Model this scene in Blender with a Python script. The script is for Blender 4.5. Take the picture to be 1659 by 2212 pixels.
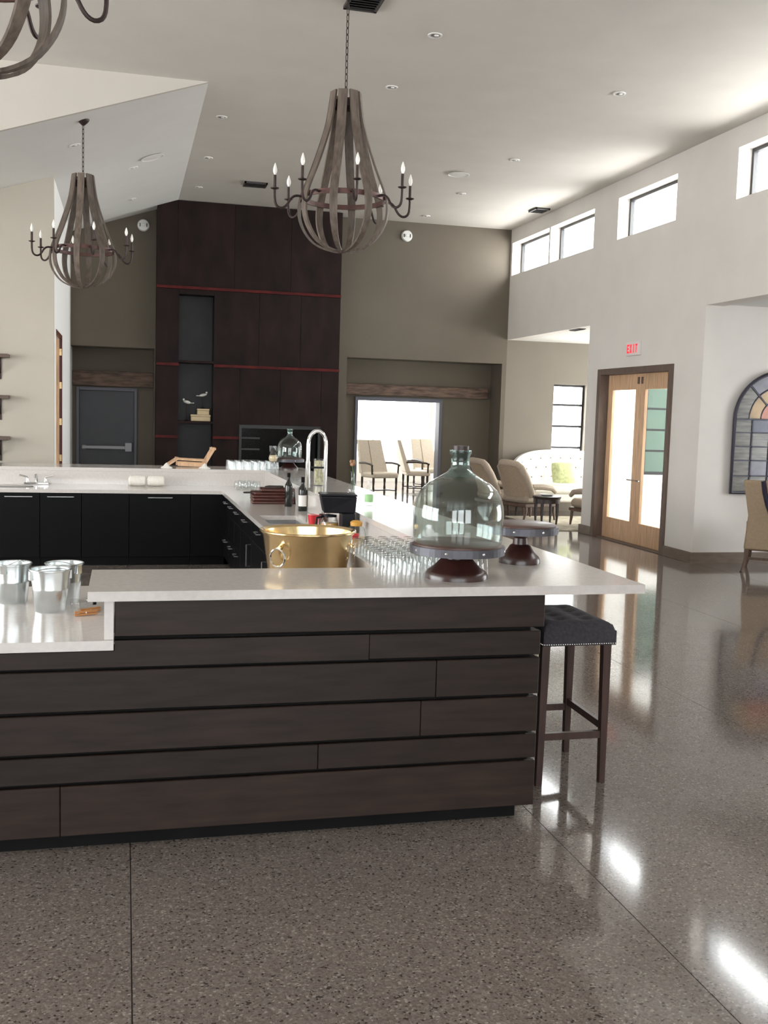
import bpy, math, random
from mathutils import Vector, Matrix
random.seed(7)
for o in list(bpy.data.objects): bpy.data.objects.remove(o, do_unlink=True)
scene = bpy.context.scene
col = scene.collection
PI = math.pi
def R(d): return math.radians(d)

# ------------------------------------------------------------------ camera
pitch, yaw, roll = R(5.398), R(14.231), R(1.702)
fw = Vector((math.sin(yaw)*math.cos(pitch), math.cos(yaw)*math.cos(pitch), -math.sin(pitch)))
rt = Vector((math.cos(yaw), -math.sin(yaw), 0)); up = rt.cross(fw)
r2 = math.cos(roll)*rt + math.sin(roll)*up; u2 = -math.sin(roll)*rt + math.cos(roll)*up
cd = bpy.data.cameras.new('camera'); cam = bpy.data.objects.new('camera', cd); col.objects.link(cam)
cam.matrix_world = Matrix(((r2.x, u2.x, -fw.x, 0), (r2.y, u2.y, -fw.y, 0), (r2.z, u2.z, -fw.z, 1.8), (0, 0, 0, 1)))
cd.sensor_fit = 'HORIZONTAL'; cd.sensor_width = 36; cd.lens = 2219.5/1659*36
cd.clip_start = .05; cd.clip_end = 200
scene.camera = cam

# ------------------------------------------------------------------ world, daylight, exposure
SKY = 9.0
w = bpy.data.worlds.new('sky'); scene.world = w; w.use_nodes = True
bg = w.node_tree.nodes['Background']; bg.inputs[0].default_value = (.93, .97, 1, 1); bg.inputs[1].default_value = SKY
vs = scene.view_settings
vs.view_transform = 'Standard'; vs.look = 'None'; vs.gamma = 1; vs.use_curve_mapping = False
vs.exposure = -0.22
scene.cycles.transparent_max_bounces = 64
def daylight(name, loc, aim, sx, sy, lum, color=(1, .985, .96)):
    """daylight standing in a window opening: an area lamp of the opening's size just outside the glass"""
    l = bpy.data.lights.new(name, 'AREA'); l.shape = 'RECTANGLE'; l.size = sx; l.size_y = sy
    l.energy = lum*PI*sx*sy; l.color = color
    o = bpy.data.objects.new(name, l); col.objects.link(o)
    o.location = loc; o.rotation_euler = Vector(aim).to_track_quat('-Z', 'Y').to_euler()
    return o
CLER = [(17.06, 18.82), (15.27, 17.0), (12.75, 14.45), (9.63, 11.33), (7.93, 9.55), (5.4, 7.1), (3.7, 5.3)]
for a, b in CLER:
    daylight('clerestory_daylight', (7.62, (a+b)/2, 4.83), (-1, 0, 0), b-a+.1, .72, 19)
for x in (-4.5, -.9, 2.7):
    daylight('rear_window_daylight', (x, -6.75, 2.6), (0, 1, 0), 2.6, 3.4, .45)
for y in (2.5, 6.0, 9.5):
    daylight('unseen_side_daylight', (-8.7, y, 2.4), (1, 0, 0), 3.0, 2.8, 7)  # unseen side openings, added and placed to light the right wall
daylight('alcove_side_daylight', (13.25, 17.05, 1.75), (-1, 0, 0), 3.0, 2.6, 28)
daylight('alcove_window_daylight', (8.52, 19.3, 1.5), (0, -1, 0), .9, 2.3, 26)
daylight('mirror_alcove_daylight', (11.3, 8.2, 1.7), (-1, 0, 0), 3.4, 2.2, 2.5)
daylight('far_room_daylight', (5.9, 27.4, 1.85), (0, -1, 0), 4.0, 2.9, 14)

# ------------------------------------------------------------------ materials
MATS = {}
def M(name, c, rough=.5, metal=0, var=0, scale=6, stretch=(1, 1, 1), bump=0, rnd=0, spec=.5, coat=0, emit=0, c2=None, detail=5):
    m = bpy.data.materials.new(name); m.use_nodes = True; nt = m.node_tree; N = nt.nodes; L = nt.links
    b = N['Principled BSDF']
    b.inputs['Roughness'].default_value = rough; b.inputs['Metallic'].default_value = metal
    b.inputs['Specular IOR Level'].default_value = spec; b.inputs['Coat Weight'].default_value = coat
    b.inputs['Coat Roughness'].default_value = .08
    c4 = (*c, 1)
    if emit:
        b.inputs['Emission Color'].default_value = c4; b.inputs['Emission Strength'].default_value = emit
    tc = N.new('ShaderNodeTexCoord'); mp = N.new('ShaderNodeMapping'); mp.inputs['Scale'].default_value = stretch
    nz = N.new('ShaderNodeTexNoise'); nz.inputs['Scale'].default_value = scale; nz.inputs['Detail'].default_value = detail
    L.new(tc.outputs['Object'], mp.inputs['Vector']); L.new(mp.outputs[0], nz.inputs['Vector'])
    rp = N.new('ShaderNodeValToRGB'); e = rp.color_ramp.elements
    e[0].position = .3; e[1].position = .72
    lo = tuple(x*(1-var) for x in c) if c2 is None else c2
    hi = tuple(min(1, x*(1+var)) for x in c)
    e[0].color = (*lo, 1); e[1].color = (*hi, 1)
    L.new(nz.outputs['Fac'], rp.inputs[0])
    src = rp.outputs[0]
    if rnd:
        oi = N.new('ShaderNodeObjectInfo'); mr = N.new('ShaderNodeMapRange')
        mr.inputs['To Min'].default_value = 1-rnd; mr.inputs['To Max'].default_value = 1+rnd
        L.new(oi.outputs['Random'], mr.inputs[0])
        vm = N.new('ShaderNodeVectorMath'); vm.operation = 'SCALE'
        L.new(src, vm.inputs[0]); L.new(mr.outputs[0], vm.inputs['Scale']); src = vm.outputs[0]
    L.new(src, b.inputs['Base Color'])
    if bump:
        bp = N.new('ShaderNodeBump'); bp.inputs['Strength'].default_value = bump; bp.inputs['Distance'].default_value = .01
        L.new(nz.outputs['Fac'], bp.inputs['Height']); L.new(bp.outputs[0], b.inputs['Normal'])
    MATS[name] = m
    return m
def thin_glass(name, tint, refl=.06, rough=.015):
    m = bpy.data.materials.new(name); m.use_nodes = True; nt = m.node_tree; N = nt.nodes; L = nt.links
    N.remove(N['Principled BSDF']); out = N['Material Output']
    t = N.new('ShaderNodeBsdfTransparent'); t.inputs[0].default_value = (*tint, 1)
    g = N.new('ShaderNodeBsdfGlossy'); g.inputs['Roughness'].default_value = rough
    fr = N.new('ShaderNodeLayerWeight'); fr.inputs[0].default_value = .5
    pw = N.new('ShaderNodeMath'); pw.operation = 'POWER'; pw.inputs[1].default_value = 4.0; L.new(fr.outputs['Facing'], pw.inputs[0])
    ad = N.new('ShaderNodeMath'); ad.operation = 'MULTIPLY_ADD'; ad.inputs[1].default_value = .8; ad.inputs[2].default_value = refl; ad.use_clamp = True
    L.new(pw.outputs[0], ad.inputs[0])
    mx = N.new('ShaderNodeMixShader'); L.new(ad.outputs[0], mx.inputs[0]); L.new(t.outputs[0], mx.inputs[1]); L.new(g.outputs[0], mx.inputs[2])
    L.new(mx.outputs[0], out.inputs[0]); MATS[name] = m
    return m
M('wall_light', (.72, .68, .635), .75, var=.03, scale=2, bump=.05)
M('gable_paint', (.57, .53, .475), .75, var=.02, scale=2)
M('wall_beige', (.52, .475, .40), .75, var=.03, scale=2)
M('wall_taupe', (.122, .101, .076), .75, var=.04, scale=2)
M('wall_sand', (.19, .165, .135), .75, var=.03, scale=2)
M('ceiling_paint', (.62, .585, .535), .8, var=.03, scale=2, bump=.05)
M('ceiling_white', (.72, .71, .68), .8, var=.02, scale=2)
M('white_trim', (.85, .84, .82), .5)
M('white_plastic', (.8, .8, .78), .4)
M('bright_wall', (.85, .83, .79), .8)
M('brown_base', (.17, .125, .095), .45, var=.2, scale=5, stretch=(1, 1, 4))
M('bar_wood', (.0235, .014, .0105), .5, var=.4, scale=3, stretch=(1.2, 9, 9), bump=.08, rnd=.25, spec=.3)
M('bar_black', (.008, .008, .008), .7, var=.2, spec=.1)
M('cab_black', (.004, .004, .0045), .35, var=.15, spec=.1)
M('quartz', (.62, .585, .555), .12, var=.05, scale=40, spec=.6)
M('steel', (.62, .62, .62), .28, 1, var=.04, scale=20)
M('chrome', (.85, .86, .87), .07, 1)
M('brass', (.80, .60, .33), .2, 1, var=.08, scale=12)
M('galv', (.66, .70, .71), .26, 1, var=.1, scale=18)
M('cast', (.035, .012, .010), .3, var=.35, scale=14, spec=.6)
M('plate_wood', (.075, .035, .026), .4, var=.4, scale=4, stretch=(1, 10, 10))
M('plate_iron', (.10, .10, .115), .45, .5, var=.25, scale=10)
M('black_plastic', (.008, .008, .011), .4, spec=.2)
M('iron', (.045, .028, .026), .45, .5, var=.3, scale=20)
M('iron_rust', (.10, .045, .038), .5, .3, var=.4, scale=14)
M('stave', (.115, .087, .068), .6, var=.38, scale=4, stretch=(9, 9, 1.2), bump=.1, rnd=.2)
M('bulb', (.95, .93, .88), .25)
M('rust_steel', (.017, .0075, .0065), .6, .0, var=.55, scale=2.4, stretch=(1.6, 1, .7), bump=.1, rnd=.12, spec=.2)
M('red_rail', (.085, .009, .008), .55, var=.5, scale=5, spec=.2)
M('cubby_dark', (.011, .011, .014), .5, var=.5, scale=3)
M('cream', (.72, .58, .37), .7, var=.1)
M('feather', (.85, .84, .82), .7)
M('beam', (.12, .075, .055), .7, var=.6, scale=3, stretch=(1.5, 8, 8), bump=.3)
M('door_grey', (.055, .058, .068), .5, var=.06)
M('frame_grey', (.12, .12, .15), .5)
M('light_wood', (.66, .42, .25), .4, var=.22, scale=3, stretch=(8, 8, 1), rnd=.06)
M('dark_jamb', (.13, .09, .07), .5, var=.2, scale=4, stretch=(8, 8, 1))
M('redwood', (.09, .02, .018), .4, var=.2)
M('black_frame', (.018, .018, .02), .4)
M('shelf_wood', (.13, .09, .07), .55, var=.35, scale=4, stretch=(1, 8, 8))
M('stool_fabric', (.045, .040, .047), .9, var=.25, scale=60, bump=.15)
M('stool_wood', (.06, .034, .028), .4, var=.3, scale=4, stretch=(8, 8, 1))
M('nailhead', (.6, .58, .56), .25, 1)
M('linen_shaded', (.40, .32, .25), .85, var=.08, scale=40, bump=.1)  # linen darkened to paint in the shade on the backlit armchairs
M('bar_steel', (.26, .26, .27), .45, .6)
M('handle_dark', (.25, .25, .26), .35, 1)
M('trim_paint', (.80, .78, .75), .5)
M('linen', (.68, .60, .50), .85, var=.08, scale=40, bump=.1)
M('linen_white', (.82, .79, .74), .85, var=.06, scale=40, bump=.1)
M('burlap', (.36, .27, .19), .9, var=.15, scale=60, bump=.15)
M('chair_tan', (.34, .25, .165), .85, var=.08, scale=40)
M('navy', (.02, .018, .04), .4)
M('dark_wood', (.035, .022, .018), .4, var=.3, scale=6)
M('brown_wood', (.11, .065, .045), .45, var=.3, scale=5, stretch=(8, 8, 1))
M('rug', (.50, .44, .34), .95, var=.35, scale=7, bump=.2)
M('green_cushion', (.58, .62, .33), .9, var=.2, scale=20)
M('red_plastic', (.55, .02, .03), .35)
M('towel', (.80, .77, .70), .95, var=.06, scale=50, bump=.2)
M('board_dark', (.075, .022, .016), .35, var=.4, scale=4, stretch=(1, 8, 8))
M('bottle_black', (.012, .014, .012), .12)
M('label_white', (.8, .78, .74), .6)
M('amber', (.62, .33, .06), .3)
M('corks', (.50, .46, .30), .7, var=.5, scale=30)
M('green_leaf', (.10, .26, .07), .6, var=.3)
M('bloom', (.40, .22, .12), .8, var=.4, scale=30)
M('lime', (.35, .62, .28), .5)
M('exit_red', (.9, .05, .07), .5, emit=.7)
M('exit_white', (.75, .70, .68), .5)
M('sconce', (.34, .34, .36), .4)
M('lens', (.9, .9, .88), .15)
M('vent_dark', (.05, .045, .045), .5)
M('carton', (.62, .36, .14), .7, var=.3, scale=8)
M('peg_wood', (.50, .22, .07), .5, var=.3, scale=8)
M('paving', (.7, .68, .64), .9, var=.08)
M('hedge', (.09, .17, .06), .8, var=.5, scale=9, bump=.4)
M('reflection_orange', (.45, .11, .04), .2, var=.4, scale=6)  # this and the next four: flat colours standing in for mirror reflections
M('reflection_yellow', (.42, .26, .09), .2, var=.3, scale=6)
M('reflection_blue', (.035, .04, .09), .2, var=.4, scale=6)
M('reflection_grey', (.15, .14, .12), .2, var=.6, scale=3, stretch=(1, 1, 9))
M('reflection_lilac', (.14, .13, .17), .2, var=.4, scale=5)
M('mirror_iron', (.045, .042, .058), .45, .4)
thin_glass('pane', (.97, .98, .98), .0)
thin_glass('clear_glass', (.97, .98, .98), .04)
thin_glass('aqua_glass', (.925, .965, .955), .05)
thin_glass('teal_glass', (.80, .92, .90), .09)
thin_glass('tumbler_glass', (.975, .985, .985), .10)
thin_glass('teal_pane', (.62, .80, .78), .05)
thin_glass('smoke_glass', (.30, .30, .32), .02, .15)

# terrazzo floor: stone chips in a grey-brown binder, polished
tz = M('terrazzo', (.2, .17, .15), .085, spec=.5, coat=.0); nt = tz.node_tree; N = nt.nodes; L = nt.links; b = N['Principled BSDF']
tc = N.new('ShaderNodeTexCoord'); vo = N.new('ShaderNodeTexVoronoi'); vo.inputs['Scale'].default_value = 135
L.new(tc.outputs['Object'], vo.inputs['Vector'])
rp = N.new('ShaderNodeValToRGB'); rp.color_ramp.interpolation = 'CONSTANT'; e = rp.color_ramp.elements
e[0].position = 0; e[0].color = (.055, .045, .040, 1); e[1].position = .95; e[1].color = (.30, .27, .24, 1)
for p, c in ((.05, (.138, .113, .101)), (.28, (.167, .139, .124)), (.55, (.189, .159, .143)), (.80, (.22, .189, .171))):
    q = e.new(p); q.color = (*c, 1)
sp = N.new('ShaderNodeSeparateColor'); L.new(vo.outputs['Color'], sp.inputs[0]); L.new(sp.outputs[0], rp.inputs[0])
nz = N.new('ShaderNodeTexNoise'); nz.inputs['Scale'].default_value = 1.3; nz.inputs['Detail'].default_value = 4; L.new(tc.outputs['Object'], nz.inputs['Vector'])
mr = N.new('ShaderNodeMapRange'); mr.inputs['To Min'].default_value = .82; mr.inputs['To Max'].default_value = 1.18; L.new(nz.outputs['Fac'], mr.inputs[0])
vm = N.new('ShaderNodeVectorMath'); vm.operation = 'SCALE'; L.new(rp.outputs[0], vm.inputs[0]); L.new(mr.outputs[0], vm.inputs['Scale'])
L.new(vm.outputs[0], b.inputs['Base Color'])

# ------------------------------------------------------------------ mesh builder
class MB:
    def __init__(s): s.v = []; s.f = []
    def add(s, vs, fs):
        n = len(s.v); s.v += [tuple(v) for v in vs]; s.f += [tuple(i+n for i in f) for f in fs]; return s
    def box(s, x0, x1, y0, y1, z0, z1):
        return s.add([(x0, y0, z0), (x1, y0, z0), (x1, y1, z0), (x0, y1, z0), (x0, y0, z1), (x1, y0, z1), (x1, y1, z1), (x0, y1, z1)],
                     [(0, 3, 2, 1), (4, 5, 6, 7), (0, 1, 5, 4), (1, 2, 6, 5), (2, 3, 7, 6), (3, 0, 4, 7)])
    def bbox(s, x0, x1, y0, y1, z0, z1, b):
        """box with chamfered edges"""
        bx = [(x0, x1), (y0, y1), (z0, z1)]; vs = []; idx = {}
        for sx in (0, 1):
            for sy in (0, 1):
                for sz in (0, 1):
                    for a in range(3):
                        p = []
                        for k, sg in enumerate((sx, sy, sz)):
                            q = bx[k][sg]
                            if k != a: q += b if sg == 0 else -b
                            p.append(q)
                        idx[(sx, sy, sz, a)] = len(vs); vs.append(tuple(p))
        fs = []
        for a in range(3):
            o1, o2 = (a+1) % 3, (a+2) % 3
            for sg in (0, 1):
                r = []
                for u, v_ in ((0, 0), (1, 0), (1, 1), (0, 1)):
                    k = [0, 0, 0]; k[a] = sg; k[o1] = u; k[o2] = v_; r.append(idx[(*k, a)])
                fs.append(tuple(r if sg else r[::-1]))
        for a in range(3):       # edge chamfers along axis a
            o1, o2 = (a+1) % 3, (a+2) % 3
            for u in (0, 1):
                for v_ in (0, 1):
                    k0 = [0, 0, 0]; k1 = [0, 0, 0]; k0[a] = 0; k1[a] = 1
                    for k in (k0, k1): k[o1] = u; k[o2] = v_
                    r = [idx[(*k0, o1)], idx[(*k1, o1)], idx[(*k1, o2)], idx[(*k0, o2)]]
                    fs.append(tuple(r if (u == v_) == False else r[::-1]))
        for sx in (0, 1):
            for sy in (0, 1):
                for sz in (0, 1):
                    r = [idx[(sx, sy, sz, a)] for a in range(3)]
                    fs.append(tuple(r if (sx+sy+sz) % 2 else r[::-1]))
        return s.add(vs, fs)
    def lathe(s, prof, n=24, c=(0, 0, 0), sx=1, sy=1, a0=0):
        vs = []; fs = []
        for r, z in prof:
            for i in range(n):
                a = 2*PI*i/n+a0; vs.append((c[0]+r*sx*math.cos(a), c[1]+r*sy*math.sin(a), c[2]+z))
        for k in range(len(prof)-1):
            for i in range(n):
                j = (i+1) % n
                fs.append((k*n+i, k*n+j, (k+1)*n+j, (k+1)*n+i))
        if tuple(prof[0]) == tuple(prof[-1]): return s.add(vs, fs)
        if prof[0][0] > 1e-6: fs.append(tuple(range(n))[::-1])
        if prof[-1][0] > 1e-6: fs.append(tuple((len(prof)-1)*n+i for i in range(n)))
        return s.add(vs, fs)
    def lathe_open(s, prof, n):
        s.lathe(prof, n); s.f = [f for f in s.f if len(f) == 4]; return s
    def tube(s, pts, r, n=8, close=False):
        pts = [Vector(p) for p in pts]; m = len(pts); vs = []; fs = []
        rr = r if isinstance(r, (list, tuple)) else [r]*m
        ref = None
        for i, p in enumerate(pts):
            if close: t = pts[(i+1) % m]-pts[i-1]
            else: t = pts[min(i+1, m-1)]-pts[max(i-1, 0)]
            t.normalize()
            if ref is None:
                ref = Vector((0, 0, 1)) if abs(t.z) < .9 else Vector((1, 0, 0))
                ref = (ref-t*ref.dot(t)).normalized()
            else: ref = (ref-t*ref.dot(t)).normalized()
            bn = t.cross(ref)
            for k in range(n):
                a = 2*PI*k/n; q = p+(ref*math.cos(a)+bn*math.sin(a))*rr[i]; vs.append(tuple(q))
        for i in range(m if close else m-1):
            i2 = (i+1) % m
            for k in range(n):
                k2 = (k+1) % n; fs.append((i*n+k, i*n+k2, i2*n+k2, i2*n+k))
        if not close:
            fs.append(tuple(range(n))[::-1]); fs.append(tuple((m-1)*n+k for k in range(n)))
        return s.add(vs, fs)
    def bar(s, p, q, w, h, ref=(0, 0, 1)):
        """rectangular bar from p to q"""
        p = Vector(p); q = Vector(q); t = (q-p).normalized(); rf = Vector(ref)
        if abs(t.dot(rf)) > .98: rf = Vector((0, 1, 0))
        a = t.cross(rf).normalized(); b_ = a.cross(t)
        vs = []
        for o in (p, q):
            for su, sv in ((-1, -1), (1, -1), (1, 1), (-1, 1)): vs.append(tuple(o+a*su*w/2+b_*sv*h/2))
        return s.add(vs, [(0, 1, 2, 3), (7, 6, 5, 4), (0, 4, 5, 1), (1, 5, 6, 2), (2, 6, 7, 3), (3, 7, 4, 0)])
    def prism(s, poly, a0, a1, axis='z'):
        n = len(poly)
        def P(u, v_, a): return {'z': (u, v_, a), 'y': (u, a, v_), 'x': (a, u, v_)}[axis]
        vs = [P(u, v_, a0) for u, v_ in poly]+[P(u, v_, a1) for u, v_ in poly]
        fs = [tuple(range(n))[::-1], tuple(range(n, 2*n))]+[(i, (i+1) % n, n+(i+1) % n, n+i) for i in range(n)]
        return s.add(vs, fs)
    def ribbon(s, pts, ups, w, t):
        """strip of width w[i] and thickness t along pts; ups[i] is the outward normal"""
        vs = []; fs = []; m = len(pts)
        for i, p in enumerate(pts):
            p = Vector(p); tg = Vector(pts[min(i+1, m-1)])-Vector(pts[max(i-1, 0)]); tg.normalize()
            nrm = Vector(ups[i]); nrm = (nrm-tg*nrm.dot(tg)).normalized(); sd = tg.cross(nrm)
            for a, c in ((-1, 0), (1, 0), (1, 1), (-1, 1)): vs.append(tuple(p+sd*a*w[i]/2+nrm*c*t))
        for i in range(m-1):
            for k in range(4):
                k2 = (k+1) % 4; fs.append((i*4+k, i*4+k2, i*4+4+k2, i*4+4+k))
        fs += [(3, 2, 1, 0), tuple((m-1)*4+k for k in range(4))]
        return s.add(vs, fs)
    def mesh(s, name, mat, smooth=False):
        me = bpy.data.meshes.new(name); me.from_pydata(s.v, [], s.f); me.update()
        import bmesh
        bm = bmesh.new(); bm.from_mesh(me); bmesh.ops.recalc_face_normals(bm, faces=bm.faces[:]); bm.to_mesh(me); bm.free()
        me.materials.append(MATS[mat])
        if smooth:
            me.polygons.foreach_set('use_smooth', [True]*len(me.polygons))
            try: me.set_sharp_from_angle(angle=R(40))
            except Exception: pass
        return me
    def build(s, name, mat, parent=None, loc=(0, 0, 0), smooth=False, sub=0, bev=0):
        o = put(name, s.mesh(name, mat, smooth), parent, loc)
        if bev:
            md = o.modifiers.new('bevel', 'BEVEL'); md.width = bev; md.segments = 3
        if sub:
            md = o.modifiers.new('subd', 'SUBSURF'); md.levels = sub; md.render_levels = sub
        return o
def put(name, me, parent=None, loc=(0, 0, 0), rot=(0, 0, 0)):
    o = bpy.data.objects.new(name, me); col.objects.link(o); o.location = loc; o.rotation_euler = rot
    if parent: o.parent = parent
    return o
def empty(name, loc=(0, 0, 0), rz=0):
    o = bpy.data.objects.new(name, None); col.objects.link(o); o.location = loc; o.rotation_euler = (0, 0, rz); o.empty_display_size = .1
    return o
def tag(o, label, cat, group=None):
    o['label'] = label; o['category'] = cat
    if group: o['group'] = group
    return o
def thing(name, label, cat, loc=(0, 0, 0), rz=0, group=None): return tag(empty(name, loc, rz), label, cat, group)
def struct(o, label=None):
    o['kind'] = 'structure'
    if label: o['label'] = label
    return o
def copy_tree(o, parent=None):
    c = o.copy(); col.objects.link(c); c.parent = parent
    for ch in list(o.children): copy_tree(ch, c)
    return c
def B(*a): return MB().box(*a)

# ================================================================== SETTING
ZC = 5.39; XR = .87; YG = 11.9; YF = 18.9; XS = -.93
slope = lambda x: ZC-(XR-x)/3
# floor: terrazzo slabs parted by saw-cut joints
fl = struct(B(-9.3, 13.5, -7.3, 27.3, -.2, -.006).build('floor', 'vent_dark'), 'polished grey-brown terrazzo floor with thin saw-cut joints')
xs = [-9.0]+[.03+1.785*k for k in range(-5, 7)]+[13.4]; ys = [-7.2, -3.2, .8, 6.9, 11.4, 15.9, 20.4, 27.2]
for i in range(len(xs)-1):
    for j in range(len(ys)-1):
        g = .0022
        B(xs[i]+g, xs[i+1]-g, ys[j]+g, ys[j+1]-g, -.006, 0).build('floor_slab', 'terrazzo', fl)
# ceiling
m = MB(); m.box(XR, 7.65, -7, YF+.7, ZC, ZC+.2); m.box(-9, XR, -7, YG, ZC, ZC+.2)
struct(m.build('ceiling', 'ceiling_paint'), 'tall flat taupe-white ceiling')
m = MB(); xa = -6.5
m.add([(XR, YG, ZC), (XR, YF+.7, ZC), (xa, YF+.7, slope(xa)), (xa, YG, slope(xa)), (XR, YG, ZC+.15), (XR, YF+.7, ZC+.15), (xa, YF+.7, slope(xa)+.15), (xa, YG, slope(xa)+.15)],
      [(0, 1, 2, 3), (7, 6, 5, 4), (0, 3, 7, 4), (1, 5, 6, 2), (2, 6, 7, 3), (0, 4, 5, 1)])
struct(m.build('ceiling_slope', 'ceiling_white'), 'pale ceiling slope falling to the left')
struct(MB().prism([(XR, ZC), (xa, ZC), (xa, slope(xa))], YG-.05, YG-.0005, 'y').build('wall_gable', 'gable_paint'), 'triangular gable wall above the ceiling slope')
# far wall with two niches and the alcove beyond
struct(B(XS-.2, 7.15, YF, YF+.6, 2.85, ZC).build('wall_far', 'wall_taupe'), 'tall taupe far wall')
m = MB(); m.box(.5, 4.0, YF, YF+.6, 0, 2.85); m.box(7.06, 7.15, YF, YF+.6, 0, 2.85)
struct(m.build('wall_far_piers', 'wall_taupe'), 'taupe piers between the niches')
m = MB(); m.box(7.15, 8.16, YF, YF+.3, 0, 3.4); m.box(8.86, 13.3, YF, YF+.3, 0, 3.4); m.box(8.16, 8.86, YF, YF+.3, 0, .42); m.box(8.16, 8.86, YF, YF+.3, 2.5, 3.4)
struct(m.build('wall_alcove_far', 'wall_sand'), 'beige end wall of the sofa alcove')
m = MB(); m.box(XS-.2, -.86, YF+.6, YF+.8, 0, 2.9); m.box(.21, .5, YF+.6, YF+.8, 0, 2.9); m.box(-.86, .21, YF+.6, YF+.8, 2.15, 2.9); m.box(-.86, .21, YF+.72, YF+.8, 0, 2.15)
struct(m.build('wall_niche_left', 'wall_taupe'), 'back of the left niche around the grey door')
m = MB(); m.box(4.0, 4.3, YF+.6, YF+.8, 0, 2.9); m.box(6.06, 7.15, YF+.6, YF+.8, 0, 2.9); m.box(4.3, 6.06, YF+.6, YF+.8, 2.14, 2.9)
struct(m.build('wall_niche_right', 'wall_taupe'), 'back of the right niche around the open doorway')
# right wall
m = MB(); m.box(7.15, 7.4, -7, YF, 3.31, 4.52); m.box(7.15, 7.4, -7, YF+.3, 5.13, ZC)
e_ = sorted([-7]+[v for p in CLER for v in p]+[YF+.3])
for i in range(0, len(e_), 2): m.box(7.15, 7.4, e_[i], e_[i+1], 4.52, 5.13)
m.box(7.15, 7.4, 11.86, 12.57, 0, 3.31); m.box(7.15, 7.4, 14.83, 15.24, 0, 3.31); m.box(7.15, 7.4, 12.57, 14.83, 2.6, 3.31)
m.box(7.15, 7.4, -7, 5.2, 0, 3.31)
struct(m.build('wall_right', 'wall_light'), 'tall pale right wall with clerestory windows')
struct(B(7.4, 11.4, 11.86, 12.0, 0, 3.5).build('wall_mirror', 'wall_light'), 'pale wall behind the arched mirror')
struct(B(7.4, 11.5, 5.1, 12.0, 3.33, 3.5).build('ceiling_mirror_alcove', 'ceiling_white'), 'low ceiling of the mirror alcove')
m = MB(); m.box(11.2, 11.4, 5.1, 6.5, 0, 3.4); m.box(11.2, 11.4, 9.9, 11.9, 0, 3.4); m.box(11.2, 11.4, 6.5, 9.9, 0, .6); m.box(11.2, 11.4, 6.5, 9.9, 2.8, 3.4); m.box(7.4, 11.4, 5.0, 5.2, 0, 3.4)
struct(m.build('wall_mirror_alcove_side', 'wall_light'), 'side wall of the mirror alcove')
struct(B(7.4, 13.3, 15.24, YF+.3, 3.31, 3.5).build('ceiling_alcove', 'ceiling_white'), 'low ceiling of the sofa alcove')
m = MB(); m.box(13.0, 13.2, 15.4, 15.6, 0, 3.3); m.box(13.0, 13.2, 18.5, YF, 0, 3.3); m.box(13.0, 13.2, 15.6, 18.5, 0, .5); m.box(13.0, 13.2, 15.6, 18.5, 3.0, 3.3)
struct(m.build('wall_alcove_side', 'wall_light'), 'window wall at the side of the sofa alcove')
m = MB(); m.box(7.4, 8.2, 15.24, 15.4, 0, 3.4); m.box(9.5, 13.2, 15.24, 15.4, 0, 3.31); m.box(8.2, 9.5, 15.24, 15.4, 0, .95); m.box(8.2, 9.5, 15.24, 15.4, 2.42, 3.4)
struct(m.build('wall_court', 'bright_wall'), 'white courtyard wall seen through the glass doors')
struct(B(7.41, 13.4, 12.0, 15.24, .0005, .006).build('floor_court', 'paving'), 'pale courtyard paving outside the glass doors')
# left side
struct(B(-6.5, XS, 14.5, 14.65, 0, 4.9).build('wall_left', 'wall_beige'), 'beige wall carrying the plank shelves')
m = MB(); m.box(XS-.15, XS, 14.65, 15.0, 0, 4.9); m.box(XS-.15, XS, 16.5, YF+.6, 0, 4.9); m.box(XS-.15, XS, 15.0, 16.5, 2.85, 4.9)
struct(m.build('wall_left_return', 'white_trim'), 'narrow white return wall with a doorway')
struct(B(-2.8, XS-.15, 18.0, 18.2, 0, 3.2).build('wall_side_room', 'wall_beige'), 'wall of the room behind the left doorway')
struct(B(-6.7, -6.5, YG, 14.6, 0, 3.4).build('wall_left_end', 'wall_beige'), 'end wall at the far left')
m = MB(); m.box(-8.6, -8.4, -7, YG, 0, .9); m.box(-8.6, -8.4, -7, YG, 3.9, ZC)
for a, b_ in ((-7, .9), (4.1, 4.4), (7.6, 7.9), (11.1, YG)): m.box(-8.6, -8.4, a, b_, .9, 3.9)
m.box(-8.6, -6.5, YG, YG+.1, 0, ZC)
struct(m.build('wall_left_outer', 'wall_beige'), 'left outer wall of the hall')
m = MB(); m.box(-8.6, 7.4, -6.6, -6.4, 0, .8); m.box(-8.6, 7.4, -6.6, -6.4, 4.4, ZC)
for a, b_ in ((-8.6, -5.9), (-3.1, -2.3), (.5, 1.3), (4.1, 7.4)): m.box(a, b_, -6.6, -6.4, .8, 4.4)
struct(m.build('wall_rear', 'wall_light'), 'rear wall behind the viewer')
# bright room beyond the right niche
m = MB(); m.box(3.0, 3.2, YF+.8, 27, 0, 3.9); m.box(8.1, 8.3, YF+.8, 27, 0, 3.9); m.box(3.0, 4.0, 27.0, 27.2, 0, 3.9); m.box(7.8, 8.3, 27.0, 27.2, 0, 3.9); m.box(4.0, 7.8, 27.0, 27.2, 0, .5); m.box(4.0, 7.8, 27.0, 27.2, 3.2, 3.9); m.box(7.15, 8.3, YF+.6, YF+.8, 0, 3.9)
struct(m.build('wall_far_room', 'bright_wall'), 'white walls of the bright room beyond')
struct(B(3.0, 8.3, YF+.6, 27.2, 3.9, 4.0).build('ceiling_far_room', 'bright_wall'), 'white ceiling of the bright room')
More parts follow.
